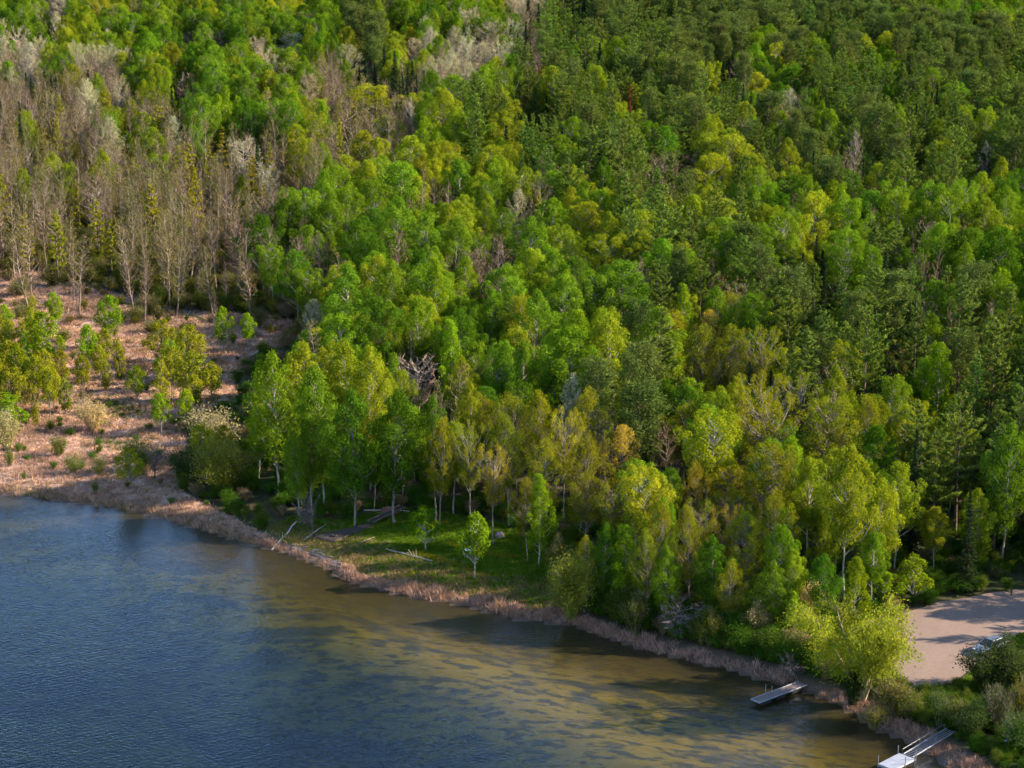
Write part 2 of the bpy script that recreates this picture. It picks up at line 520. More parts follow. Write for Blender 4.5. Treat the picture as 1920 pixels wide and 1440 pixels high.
def willow(seed, H=11., R=6.6):
    """Spreading multi-stemmed willow, thin leafy shoots arching off each limb."""
    rng = np.random.RandomState(seed)
    T = Tubes(); P, N, A, S, V = [], [], [], [], []
    for i in range(9):
        az = i * 2.4 + rng.normal(0, .25); rr = R * rng.uniform(.45, .95) * (.4 if i == 0 else 1); o = np.array([math.cos(az), math.sin(az), 0]); h = H * rng.uniform(.72, .95)
        pts = [np.array([0, 0, 0.]) + o * .25, o * rr * .22 + [0, 0, h * .3], o * rr * .55 + [0, 0, h * .62], o * rr * .85 + [0, 0, h * .88], o * rr + [0, 0, h]]
        pts = np.array(pts) + rng.normal(0, .18, (5, 3)) * np.array([[0], [1], [1], [1], [1]]); T.add(pts, [.26, .19, .13, .07, .02], 6)
        for j in range(26):
            q = rng.uniform(.3, 1.0); k = min(int(q * 4), 3); b = pts[k] + (pts[k + 1] - pts[k]) * (q * 4 - k)
            a2 = rng.rand() * 6.28; o2 = np.array([math.cos(a2), math.sin(a2), 0.]) + o * .4; l2 = rng.uniform(1.0, 2.6)
            e1 = b + o2 * l2 * .55 + np.array([0, 0, l2 * rng.uniform(.1, .6)]); e2 = e1 + o2 * l2 * .5 - np.array([0, 0, l2 * rng.uniform(.0, .65)])
            T.add([b, e1, e2], [.035, .02, .006], 3)
            n = 105; u = rng.rand(n, 1) ** .6
            c = np.where(u < .5, b + (e1 - b) * u * 2, e1 + (e2 - e1) * (u - .5) * 2) + rng.normal(0, .34, (n, 3)) * (.45 + u)
            c[:, 2] -= rng.rand(n) ** 2 * .7
            P.append(c); N.append(unit(rng.normal(0, 1, (n, 3)) + [0, 0, .5])); A.append(rng.normal(0, .6, (n, 3)) + o2 * .5 - np.array([0, 0, .7]))
            S.append(rng.uniform(.2, .36, n)); V.append(np.clip(rng.normal(.55, .2, n) + rng.normal(0, .12), 0, 1))
    P, N, A, S, V = map(np.concatenate, (P, N, A, S, V))
    v, f = rhombi(P, N, A, S, S * rng.uniform(.35, .6, len(S)), rng)
    return T.mesh('trunk', BARK), mesh_np('crown', v, f, LEAF, np.repeat(V, 4)), H, R

FAM = {
    'broad':  [broadleaf(1, form='round'), broadleaf(2, form='round', H=19, R=4.9, nc=80), broadleaf(3, form='dome', R=5.4, cb=.52, nc=84), broadleaf(4, form='round', H=18, R=5.0, nc=96, rc=1.0),
               broadleaf(5, form='oval', R=4.2, cb=.40, nc=66, rc=1.2), broadleaf(6, form='vase', R=5.0, cb=.48, nc=74), broadleaf(7, form='dome', H=18, R=4.8, cb=.45, nc=70, rc=1.3), broadleaf(8, form='oval', H=21, R=4.6, cb=.46, nc=62, rc=1.25, stems=2),
               broadleaf(9, form='vase', H=18, R=4.4, cb=.38, nc=56, rc=1.15, nleaf=11000, twigs=1), broadleaf(10, form='dome', H=17, R=5.6, cb=.5, nc=90, rc=1.1, stems=2)],
    'flame': lambda t: np.where(t < .3, .55 + 1.5 * t, 1.0 - (t - .3) ** 1.3 * 1.25),
    'vase':  lambda t: .35 + .75 * np.minimum(t / .65, 1) - np.maximum(t - .65, 0) ** 1.5 * 1.8,
    'dome':  lambda t: np.cos(np.clip(t, 0, 1) * 1.38) ** .55,
}

def broadleaf(seed, H=20., R=4.9, cb=.45, form='round', nc=80, nleaf=15000, leaf=.275, rc=1.15, shell=.26, bias=.75, up=.25, twigs=0, tr=.2, stems=1, jit=.8):
    """A leafy tree: trunk, limbs rising to leaf clumps spread through the crown, leaf-sized faces over each clump."""
    rng = np.random.RandomState(seed)
    T = Tubes()
    paths = []
    for s in range(stems):
        p = trunk_path(rng, H * .93, .03 if stems == 1 else .13, .012)
        T.add(p, np.linspace(tr, .03, len(p)) * (1 if s == 0 else .7), 6)
        paths.append(p)
    prof = PROFILES[form]
    t = (np.arange(nc) + rng.rand(nc)) / nc
    # more clumps where the crown is wide
    az = np.arange(nc) * 2.39996 + rng.normal(0, .4, nc)
    lobes = 1 + .22 * np.sin(az * 2 + rng.rand() * 6) + .16 * np.sin(az * 3 + rng.rand() * 6 + t * 5)
    rad = R * prof(t) * lobes * (1 - rng.rand(nc) ** 1.6 * .75)
    zc = H * cb + t * H * (1 - cb) * .97
    cl_r = rc * rng.uniform(.62, 1.3, nc) * (1.1 - .35 * t)
    P, N, A, S, V = [], [], [], [], []
    w = cl_r ** 2; w = w / w.sum()
    for i in range(nc):
        p = paths[rng.randint(stems)]
        z0 = max(H * cb * .55, zc[i] - (rad[i] * rng.uniform(.5, .95) + .8))
        a = path_at(p, z0)
        ax = path_at(p, min(zc[i], H * .92))
        c = np.array([ax[0] + math.cos(az[i]) * rad[i], ax[1] + math.sin(az[i]) * rad[i], zc[i]])
        m = (a + c) / 2 + np.array([math.cos(az[i]), math.sin(az[i]), -.2]) * rad[i] * .12 + rng.normal(0, .15, 3)
        T.add([a, m, c], [.035 + .016 * rad[i], .03 + .006 * rad[i], .012], 4)
        n = int(nleaf * w[i])
        d = rng.normal(0, 1, (n, 3)); d[:, 2] += bias; d = unit(d)
        r = cl_r[i] * rng.rand(n, 1) ** shell
        st = rng.rand(n, 1) < .1
        r = np.where(st, r * rng.uniform(1.0, 1.45, (n, 1)), r)
        pos = c + d * r * np.array([1, 1, .95 + up])
        P.append(pos); N.append(unit(d + rng.normal(0, jit, (n, 3)) * .75)); A.append(rng.normal(0, 1, (n, 3)))
        S.append(leaf * rng.uniform(.55, 1.25, n))
        V.append(np.clip(rng.normal(.5, .2, n) + rng.normal(0, .16), 0, 1))
        if twigs:
            for _ in range(twigs):
                e = c + unit(rng.normal(0, 1, 3) + np.array([0, 0, .5])) * cl_r[i] * rng.uniform(.7, 1.2)
                T.add([c + (a - c) * .15, e], [.022, .006], 3)
    P, N, A, S, V = map(np.concatenate, (P, N, A, S, V))
    v, f = rhombi(P, N, A, S, S * rng.uniform(.55, .9, len(S)), rng)
    tm = T.mesh('trunk', BARK)
    cm = mesh_np('crown', v, f, LEAF, np.repeat(V, 4))
    return tm, cm, H, R

def baretree(seed, H=17., R=3.0, cb=.3, form='oval', nb=34, ntw=16, buds=0, tw=.05, upw=.72, tr=.19, thick=1.35):
    """A tree without leaves: limbs, branches and a haze of fine twigs, with or without opening buds."""
    rng = np.random.RandomState(seed)
    T = Tubes(); p = trunk_path(rng, H * .97, .06, .016); T.add(p, np.linspace(tr, .02, len(p)), 5)
    prof = PROFILES[form]
    P, N, A, L, W, V = [], [], [], [], [], []
    for i in range(nb):
        t = (i + rng.rand()) / nb
        azi = i * 2.4 + rng.normal(0, .4)
        r = R * float(prof(t)) * rng.uniform(.55, 1.1)
        ze = H * cb + t * H * (1 - cb)
        z0 = max(H * .12, ze - r * upw - .8)
        a, ax = path_at(p, z0), path_at(p, min(ze, H * .95))
        c = np.array([ax[0] + math.cos(azi) * r, ax[1] + math.sin(azi) * r, ze])
        m = (a + c) / 2 + np.array([math.cos(azi), math.sin(azi), -.35]) * r * .16 + rng.normal(0, .12, 3)
        T.add([a, m, c], [(.03 + .014 * r) * thick, .022 * thick, .008], 3)
        q = rng.rand(ntw, 1) ** .6
        b0 = np.where(q < .5, a + (m - a) * q * 2, m + (c - m) * (q - .5) * 2)
        d = unit(unit(c - m) * .7 + rng.normal(0, .55, (ntw, 3)) + np.array([0, 0, .45]))
        ln = rng.uniform(.5, 1.5, ntw) * (R / 3) ** .5
        P.append(b0 + d * ln[:, None] * .5); A.append(d); N.append(unit(rng.normal(0, 1, (ntw, 3))))
        L.append(ln); W.append(tw * rng.uniform(.6, 1.3, ntw)); V.append(rng.rand(ntw) * .7 + .15)
        if buds:
            k = rng.randint(0, ntw, buds)
            e = b0[k] + d[k] * ln[k, None] * rng.uniform(.5, 1.05, (buds, 1))
            P.append(e); A.append(rng.normal(0, 1, (buds, 3))); N.append(unit(rng.normal(0, 1, (buds, 3))))
            s = rng.uniform(.12, .26, buds); L.append(s); W.append(s * .8); V.append(np.clip(rng.normal(.75, .15, buds), 0, 1))
    P, N, A, L, W, V = map(np.concatenate, (P, N, A, L, W, V))
    v, f = rhombi(P, N, A, L, W, rng)
    return T.mesh('trunk', BARK), mesh_np('crown', v, f, TWIG, np.repeat(V, 4)), H, R

def conifer(seed, H=24., R=4.2, cb=.22, kind='pine', per=140, step=1.5):
    rng = np.random.RandomState(seed)
    T = Tubes(); p = trunk_path(rng, H * .99, .012, .004); T.add(p, np.linspace(.27 if kind != 'spruce' else .17, .02, len(p)), 6)
    P, N, A, L, W, V = [], [], [], [], [], []
    z = H * cb
    side = rng.rand() * 6.28
    while z < H * .985:
        t = (z - H * cb) / (H * (1 - cb))
        if kind == 'pine':
            prof = min(1.0, .60 + 1.3 * t) * 1.12 * (1 - t) ** .72 + .03
            nb, rise0, sp = 5, .10 + .60 * t, .26
        elif kind == 'red':
            prof = (.5 + t if t < .4 else .92 * max(1 - ((t - .4) / .62) ** 2.4, .05) ** .5)
            nb, rise0, sp = 5, .12 + .7 * t, .36
        else:
            prof = 1.0 - t * .97; nb, rise0, sp = 6, -.30 + .55 * t, .22
        nb = max(3, nb + rng.randint(-1, 2))
        a0 = rng.rand() * 6.28
        for b in range(nb):
            az = a0 + b * 6.283 / nb + rng.normal(0, .22)
            skew = 1 + (.28 * math.cos(az - side) if kind != 'spruce' else 0)
            ln = R * prof * rng.uniform(.45 if kind != 'spruce' else .82, 1.2) * skew
            if kind == 'pine' and rng.rand() < .10: ln *= .45
            if ln < .18: ln = .18
            o = np.array([math.cos(az), math.sin(az), 0.])
            s0 = path_at(p, min(z + rng.normal(0, .12), H * .97))
            ri = rise0 + rng.normal(0, .10)
            def along(q):
                q = np.asarray(q).reshape(-1, 1)
                curve = ri * q + (.20 * q * q if kind != 'spruce' else .12 * q * q)
                return s0 + o * q * ln + np.array([0, 0, 1.]) * curve * ln
            T.add(along([0, .5, .95]), [.028 + .008 * ln, .02 + .003 * ln, .008], 3)
            n = max(14, int(per * 1.8 * (ln / R) ** 1.15))
            if kind == 'red':                                   # rounded tufts towards the branch ends
                q = rng.uniform(.55, 1.05, n)
            else:
                q = rng.rand(n) ** .75 * (.95 - (.22 if kind == 'pine' else .05)) + (.22 if kind == 'pine' else .05)
            c = along(q)
            latw = sp * ln * (1.15 - np.abs(q - .62) * 1.3)
            lat = rng.normal(0, .5, n) * latw
            ob = np.array([-o[1], o[0], 0])
            c = c + ob * lat[:, None] + np.array([0, 0, 1.]) * (np.abs(rng.normal(0, .16, n)) * (1.0 if kind != 'spruce' else .6) - (np.abs(lat) * .25 if kind == 'spruce' else 0))[:, None]
            if kind == 'red': c = c + rng.normal(0, .34, (n, 3))
            upv = .75 if kind != 'spruce' else .1
            d = unit(o * 1.0 + ob * (lat / (latw + .05))[:, None] * .7 + np.array([0, 0, upv]) + rng.normal(0, .38, (n, 3)))
            P.append(c); A.append(d); N.append(unit(np.array([0, 0, .45]) + o * .25 + rng.normal(0, .7, (n, 3))))
            l = (rng.uniform(.38, .75, n) if kind != 'spruce' else rng.uniform(.3, .6, n)); L.append(l); W.append(l * rng.uniform(.16, .30, n))
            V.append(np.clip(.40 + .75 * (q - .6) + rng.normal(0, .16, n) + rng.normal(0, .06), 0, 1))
        z += step * rng.uniform(.75, 1.3) * (1 - .45 * t) * (1 if kind != 'spruce' else .62)
    for _ in range(14 if kind != 'spruce' else 0):           # dead stubs below the crown
        zz = rng.uniform(.1, cb + .05) * H; az = rng.rand() * 6.28; s0 = path_at(p, zz)
        T.add([s0, s0 + np.array([math.cos(az), math.sin(az), .05]) * rng.uniform(.5, 1.6)], [.03, .008], 3)
    P, N, A, L, W, V = map(np.concatenate, (P, N, A, L, W, V))
    v, f = rhombi(P, N, A, L, W, rng)
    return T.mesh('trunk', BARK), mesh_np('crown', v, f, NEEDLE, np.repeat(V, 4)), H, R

def shrub(seed, H=4., R=2.0, nst=22, nleaf=3200, leaf=.2, dense=1.0, weep=0.):
    """Many stems from one stool, fine leaves along them."""
    rng = np.random.RandomState(seed)
    T = Tubes(); P, N, A, S, V = [], [], [], [], []
    for i in range(nst):
        az = i * 2.4 + rng.normal(0, .3); r = R * math.sqrt((i + .5) / nst) * rng.uniform(.75, 1.1)
        h = H * (1 - .45 * (r / R) ** 2) * rng.uniform(.75, 1.05)
        a = np.array([math.cos(az) * r * .15, math.sin(az) * r * .15, 0]); o = np.array([math.cos(az), math.sin(az), 0])
        m = a + o * r * .35 + np.array([0, 0, h * .6]); c = a + o * r * .9 + np.array([0, 0, h])
        if weep: c = c + o * r * .25 - np.array([0, 0, h * weep])
        T.add([a, m, c], [.045, .03, .01], 3)
        n = nleaf // nst; q = rng.rand(n, 1) ** .7
        b = np.where(q < .45, a + (m - a) * q / .45, m + (c - m) * (q - .45) / .55)
        d = unit(rng.normal(0, 1, (n, 3)) + np.array([0, 0, .3]))
        pos = b + d * rng.rand(n, 1) ** .5 * (R * .36) * (.35 + q * .75)
        P.append(pos); N.append(unit(d + rng.normal(0, .6, (n, 3)))); A.append(rng.normal(0, 1, (n, 3)) + np.array([0, 0, .5]))
        S.append(leaf * rng.uniform(.5, 1.3, n)); V.append(np.clip(rng.normal(.5, .2, n) + rng.normal(0, .1), 0, 1))
        for _ in range(5):
            e = c + unit(rng.normal(0, 1, 3) + np.array([0, 0, .7])) * R * .35
            T.add([m + (c - m) * rng.rand(), e], [.014, .004], 3)
    P, N, A, S, V = map(np.concatenate, (P, N, A, S, V))
    P[:, 2] = np.abs(P[:, 2]) + .05
    v, f = rhombi(P, N, A, S, S * rng.uniform(.4, .7, len(S)), rng)
    return T.mesh('stem', BARK), mesh_np('foliage', v, f, LEAF, np.repeat(V, 4)), H, R

def willow(seed, H=11., R=6.6):
    """Spreading multi-stemmed willow, thin leafy shoots arching off each limb."""
    rng = np.random.RandomState(seed)
    T = Tubes(); P, N, A, S, V = [], [], [], [], []
    for i in range(9):
        az = i * 2.4 + rng.normal(0, .25); rr = R * rng.uniform(.45, .95) * (.4 if i == 0 else 1); o = np.array([math.cos(az), math.sin(az), 0]); h = H * rng.uniform(.72, .95)
        pts = [np.array([0, 0, 0.]) + o * .25, o * rr * .22 + [0, 0, h * .3], o * rr * .55 + [0, 0, h * .62], o * rr * .85 + [0, 0, h * .88], o * rr + [0, 0, h]]
        pts = np.array(pts) + rng.normal(0, .18, (5, 3)) * np.array([[0], [1], [1], [1], [1]]); T.add(pts, [.26, .19, .13, .07, .02], 6)
        for j in range(26):
            q = rng.uniform(.3, 1.0); k = min(int(q * 4), 3); b = pts[k] + (pts[k + 1] - pts[k]) * (q * 4 - k)
            a2 = rng.rand() * 6.28; o2 = np.array([math.cos(a2), math.sin(a2), 0.]) + o * .4; l2 = rng.uniform(1.0, 2.6)
            e1 = b + o2 * l2 * .55 + np.array([0, 0, l2 * rng.uniform(.1, .6)]); e2 = e1 + o2 * l2 * .5 - np.array([0, 0, l2 * rng.uniform(.0, .65)])
            T.add([b, e1, e2], [.035, .02, .006], 3)
            n = 105; u = rng.rand(n, 1) ** .6
            c = np.where(u < .5, b + (e1 - b) * u * 2, e1 + (e2 - e1) * (u - .5) * 2) + rng.normal(0, .34, (n, 3)) * (.45 + u)
            c[:, 2] -= rng.rand(n) ** 2 * .7
            P.append(c); N.append(unit(rng.normal(0, 1, (n, 3)) + [0, 0, .5])); A.append(rng.normal(0, .6, (n, 3)) + o2 * .5 - np.array([0, 0, .7]))
            S.append(rng.uniform(.2, .36, n)); V.append(np.clip(rng.normal(.55, .2, n) + rng.normal(0, .12), 0, 1))
    P, N, A, S, V = map(np.concatenate, (P, N, A, S, V))
    v, f = rhombi(P, N, A, S, S * rng.uniform(.35, .6, len(S)), rng)
    return T.mesh('trunk', BARK), mesh_np('crown', v, f, LEAF, np.repeat(V, 4)), H, R

FAM = {
    'broad':  [broadleaf(1, form='round'), broadleaf(2, form='oval', R=4.0, nc=64), broadleaf(3, form='dome', R=4.8, cb=.42, nc=76), broadleaf(4, form='round', R=4.4, nc=90, rc=1.05),
               broadleaf(5, form='oval', R=3.7, cb=.28, nc=58, rc=1.3), broadleaf(6, form='vase', R=4.5, cb=.42, nc=66)],
    'flame':  [broadleaf(11, form='flame', R=2.9, cb=.22, nc=60, nleaf=9500, rc=.95, up=.6), broadleaf(12, form='flame', R=3.1, cb=.3, nc=52, nleaf=9000, rc=1.0, up=.6), broadleaf(13, form='oval', R=2.7, cb=.25, nc=54, nleaf=8500, rc=.9, up=.5)],
    'maple':  [broadleaf(21, form='round', R=4.9, cb=.42, nc=100, nleaf=11500, leaf=.25, rc=1.15, shell=.45, twigs=3, jit=1.2), broadleaf(22, form='oval', R=4.3, cb=.36, nc=90, nleaf=10500, leaf=.25, rc=1.1, shell=.5, twigs=3, jit=1.2),
               broadleaf(23, form='dome', R=5.2, cb=.46, nc=110, nleaf=12000, leaf=.25, rc=1.1, shell=.5, twigs=3, jit=1.2), broadleaf(24, form='vase', R=4.6, cb=.44, nc=84, nleaf=7000, leaf=.26, rc=1.05, shell=.5, twigs=4, jit=1.2)],
    'bud':    [baretree(31, H=18, R=3.8, form='round', nb=60, ntw=46, buds=70, tw=.05), baretree(32, H=18, R=3.4, form='vase', nb=54, ntw=46, buds=80), baretree(33, H=18, R=3.2, form='oval', nb=54, ntw=46, buds=60)],
    'bare':   [baretree(41, buds=6), baretree(42, R=2.6, H=18, buds=4), baretree(43, R=3.4, form='round', nb=42, buds=10), baretree(44, R=2.2, H=17, nb=32, cb=.22, buds=8), baretree(45, R=2.9, form='vase', nb=40, buds=16)],
    'barely': [baretree(46, R=2.4, H=16, nb=34, buds=22), baretree(47, R=2.8, H=17, nb=36, buds=26), baretree(48, R=2.1, H=15, nb=30, cb=.2, buds=20)],
    'snag':   [baretree(51, H=13, R=3.4, form='vase', nb=34, ntw=30, tw=.08, tr=.22, thick=2.2), baretree(52, H=15, R=2.8, form='oval', nb=30, ntw=26, tw=.07, tr=.22, thick=2.0)],
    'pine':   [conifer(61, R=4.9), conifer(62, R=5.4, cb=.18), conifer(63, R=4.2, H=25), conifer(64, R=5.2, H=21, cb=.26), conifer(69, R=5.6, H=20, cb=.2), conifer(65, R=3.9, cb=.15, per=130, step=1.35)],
    'thinpine': [conifer(66, H=17, R=2.5, cb=.2, per=70, step=1.7), conifer(67, H=18, R=2.3, cb=.3, per=70, step=1.8), conifer(68, H=16, R=2.7, cb=.22, per=74, step=1.6)],
    'red':    [conifer(71, H=22, R=3.0, cb=.45, kind='red', per=90, step=1.2), conifer(72, H=22, R=2.7, cb=.5, kind='red', per=90, step=1.2), conifer(73, H=21, R=3.3, cb=.42, kind='red', per=95, step=1.25)],
    'spruce': [conifer(81, H=18, R=2.1, cb=.06, kind='spruce', per=40, step=1.1), conifer(82, H=19, R=1.8, cb=.08, kind='spruce', per=38, step=1.1), conifer(83, H=17, R=2.4, cb=.05, kind='spruce', per=42, step=1.15)],
    'shrub':  [shrub(91), shrub(92, R=2.3, nst=26), shrub(93, H=4.4, R=1.8), shrub(94, H=3.6, R=2.4, nst=30, nleaf=3800)],
    'sapling': [broadleaf(95, H=7.5, R=1.9, cb=.38, form='oval', nc=34, nleaf=3400, leaf=.24, rc=.62, tr=.08), broadleaf(96, H=7.5, R=2.0, cb=.32, form='round', nc=36, nleaf=3600, leaf=.24, rc=.62, tr=.08),
                broadleaf(97, H=8, R=1.5, cb=.12, form='oval', nc=40, nleaf=3000, leaf=.22, rc=.55, shell=.5, tr=.06, twigs=2)],
    'willow': [willow(99), shrub(98, H=7, R=3.8, nst=34, nleaf=12000, leaf=.25, weep=.18)],
}

# code -> family, crown colour, bark colour, object name, category, spacing radius, height range
PALE, GREY, BROWN, DARK = (.33, .30, .25), (.22, .18, .15), (.16, .115, .085), (.075, .055, .042)
CODES = {
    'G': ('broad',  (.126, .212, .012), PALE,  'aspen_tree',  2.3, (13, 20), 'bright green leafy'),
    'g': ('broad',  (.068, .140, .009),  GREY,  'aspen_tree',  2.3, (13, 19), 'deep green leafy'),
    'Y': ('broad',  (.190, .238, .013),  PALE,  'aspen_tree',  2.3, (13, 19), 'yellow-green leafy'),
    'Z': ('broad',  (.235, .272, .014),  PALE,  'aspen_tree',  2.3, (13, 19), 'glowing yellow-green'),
    'F': ('flame',  (.155, .235, .009),  PALE,  'poplar_tree', 1.9,  (14, 20), 'slender bright green'),
    'O': ('maple',  (.175, .185, .010),  GREY,  'maple_tree',  2.2,  (12, 18), 'golden olive'),
    'o': ('maple',  (.240, .200, .012),  GREY,  'maple_tree',  2.2,  (15, 19), 'orange gold'),
    'W': ('bud',    (.33, .29, .16),     PALE,  'budding_tree', 2.1, (15, 19), 'pale cream budding'),
    'B': ('bare',   (.150, .103, .068),   (.25, .19, .145),  'bare_tree',   1.75, (14, 18), 'leafless pinkish brown'),
    'b': ('barely', (.140, .120, .040),  (.25, .19, .145),  'bare_tree',   1.75, (13, 17), 'sparse olive brown'),
    'P': ('pine',   (.112, .165, .024),  BROWN, 'pine_tree',   2.2,  (13, 25), 'olive green'),
    'Q': ('thinpine', (.250, .235, .015), BROWN, 'pine_tree',  1.7,  (13, 18), 'thin yellow-green'),
    'p': ('red',    (.080, .110, .024),  BROWN, 'pine_tree',   2.0,  (18, 22), 'dark brownish'),
    'S': ('spruce', (.032, .052, .020),  DARK,  'spruce_tree', 1.5,  (14, 19), 'dark narrow'),
    'R': ('spruce', (.20, .060, .030),   DARK,  'spruce_tree', 1.5,  (14, 19), 'rust red dead'),
    'D': ('snag',   (.30, .22, .19),     GREY,  'dead_tree',   1.8,  (13, 17), 'dead grey-pink'),
    'N': ('snag',   (.36, .27, .20),     (.42, .34, .28), 'dead_tree', 1.8, (10, 15), 'pale leafless'),
    's': ('shrub',  (.125, .135, .022),  GREY,  'shrub',       1.3,  (2.5, 4.5), 'olive'),
    't': ('shrub',  (.38, .31, .13),     GREY,  'shrub',       1.3,  (3, 4.5), 'pale tan'),
    'd': ('shrub',  (.045, .075, .018),  DARK,  'shrub',       1.3,  (2.5, 4.5), 'dark green'),
    'y': ('sapling', (.215, .225, .014), GREY,  'sapling',     1.0,  (6, 9), 'golden olive'),
    'v': ('sapling', (.150, .235, .009), PALE,  'sapling',     1.0,  (6, 9), 'bright green'),
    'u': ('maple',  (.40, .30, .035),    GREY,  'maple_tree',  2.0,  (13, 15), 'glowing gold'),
    'w': ('willow', (.245, .238, .020),  (.30, .23, .13), 'willow_tree', 3.5, (9, 11), 'golden green'),
}

# ------------------------------------------------------------------ object helpers
def tag(o, label=None, cat=None, group=None, kind=None):
    for k, v in (('label', label), ('category', cat), ('group', group), ('kind', kind)):
        if v: o[k] = v
    return o

def link(name, mesh, parent=None, color=None):
    o = bpy.data.objects.new(name, mesh)
    COL.objects.link(o)
    if parent is not None: o.parent = parent
    if color is not None: o.color = (*color, 1.0)
    return o

def empty(name, loc, rz=0.0):
    o = bpy.data.objects.new(name, None)
    COL.objects.link(o)
    o.location = loc; o.rotation_euler = (0, 0, rz); o.empty_display_size = .5
    return o

# ------------------------------------------------------------------ ground, lake bed, water, dirt lot
def axis(parts):
    out = []
    for a, b, st in parts: out += list(np.arange(a, b, st))
    return np.array(sorted(set(np.round(out, 3))))

gx = axis([(-6000, -800, 650), (-800, -260, 45), (-260, -95, 11), (-95, 105, 1.25), (105, 260, 11), (260, 800, 45), (800, 6001, 650)])
gy = axis([(-3000, 0, 600), (0, 165, 15), (165, 330, 1.25), (330, 460, 2.5), (460, 1000, 12), (1000, 1600, 60), (1600, 9001, 600)])
GX, GY = np.meshgrid(gx, gy)
SDG = shore_dist(GX, GY)
GZ = terrain(GX, GY, SDG)
nx, ny = len(gx), len(gy)
idx = np.arange(nx * ny).reshape(ny, nx)
quads = np.stack([idx[:-1, :-1], idx[:-1, 1:], idx[1:, 1:], idx[1:, :-1]], -1).reshape(-1, 4)
fsd = SDG.ravel()[quads].mean(1)
V = np.column_stack([GX.ravel(), GY.ravel(), GZ.ravel()])

def sub_mesh(name, q, material, attrs):
    u, inv = np.unique(q, return_inverse=True)
    me = mesh_np(name, V[u], inv.reshape(-1, 4), material)
    for k, a in attrs.items():
        at_ = me.attributes.new(k, 'FLOAT', 'POINT'); at_.data.foreach_set('value', np.asarray(a.ravel()[u], np.float32))
    me.polygons.foreach_set('use_smooth', np.ones(len(me.polygons), bool))
    return me

MASK = {'meadow': poly_in(MEADOW, GX, GY).astype(float), 'bank': (poly_in(BANK, GX, GY) | poly_in(VERGE, GX, GY)).astype(float), 'shore': SDG}

def soft(m, n):
    for _ in range(n):
        m = np.pad(m, 1, 'edge'); m = (m[:-2, 1:-1] + m[2:, 1:-1] + m[1:-1, :-2] + m[1:-1, 2:] + 2 * m[1:-1, 1:-1]) / 6
    return m
MASK['meadow'], MASK['bank'] = soft(MASK['meadow'], 4), soft(MASK['bank'], 2)

gm, t, o = mat_new('ground_soil')
n1, n2, n3 = noise(t, .07, 5, .6, position(t)), noise(t, .9, 6, .65, position(t)), noise(t, .22, 5, .6, position(t, (1, .35, 1), .12), 1.2)
floor_c = mixc(t, ramp(t, n2, [(.35, 0.), (.65, 1.)]), (.040, .034, .016), (.085, .062, .036))
floor_c = mixc(t, ramp(t, n1, [(.42, 0.), (.6, 1.)]), floor_c, (.030, .048, .010))
mead_c = mixc(t, ramp(t, n2, [(.3, 0.), (.7, 1.)]), (.34, .205, .150), (.54, .365, .285))
mead_c = mixc(t, ramp(t, n3, [(.46, 0.), (.60, .75)]), mead_c, (.20, .13, .085))
mead_c = mixc(t, ramp(t, noise(t, .11, 3, .5, position(t)), [(.56, 0.), (.68, .7)]), mead_c, (.075, .080, .022))
bank_c = mixc(t, ramp(t, n2, [(.3, 0.), (.7, 1.)]), (.065, .120, .010), (.115, .165, .014))
bank_c = mixc(t, ramp(t, n3, [(.54, 0.), (.68, .7)]), bank_c, (.20, .155, .075))
edge_n = maths(t, 'MULTIPLY', maths(t, 'SUBTRACT', n3, .5), .9)
c = mixc(t, ramp(t, maths(t, 'ADD', attr(t, 'meadow'), edge_n), [(.4, 0.), (.6, 1.)]), floor_c, mead_c)
c = mixc(t, ramp(t, maths(t, 'ADD', attr(t, 'bank'), edge_n), [(.4, 0.), (.6, 1.)]), c, bank_c)
sh = maths(t, 'DIVIDE', attr(t, 'shore'), 10.0)
c = mixc(t, ramp(t, maths(t, 'ADD', sh, maths(t, 'MULTIPLY', edge_n, .25)), [(.06, 1.), (.32, 0.)]), c, (.13, .085, .060))
principled(t, o, c, .97, bump(t, n2, .6, .25), 0, .1)
lm, t, o = mat_new('lake_bed_sand')
w1 = noise(t, .045, 5, .6, position(t, (1, 3.0, 1), .42), .5)
w2 = noise(t, .34, 6, .70, position(t, (1, 3.2, 1), .42), .2)
w3 = noise(t, 1.6, 4, .6, position(t))
sand = mixc(t, w3, (.105, .065, .006), (.190, .120, .012))
sand = mixc(t, ramp(t, w2, [(.49, 0.), (.57, .85)]), sand, (.026, .024, .014))
sand = mixc(t, ramp(t, w1, [(.53, 0.), (.60, .85)]), sand, (.026, .026, .020))
near = ramp(t, maths(t, 'DIVIDE', attr(t, 'shore'), -60.0), [(.0, 1.), (.12, .8), (.24, 0.)])  # darkens towards the shore, tree shade and reflection put into the bed colour
sand = mixc(t, near, sand, (.028, .019, .006))
principled(t, o, sand, .95, None, 0, .1)

ground = tag(link('ground', sub_mesh('ground', quads[fsd > -.9], gm, MASK)), 'forest floor, marsh meadow and grassy bank running down to the lake', kind='structure')
bed = tag(link('lake_bed', sub_mesh('lake_bed', quads[fsd <= -.9], lm, MASK)), 'golden sandy lake bed with dark weed beds under clear shallow water', kind='structure')

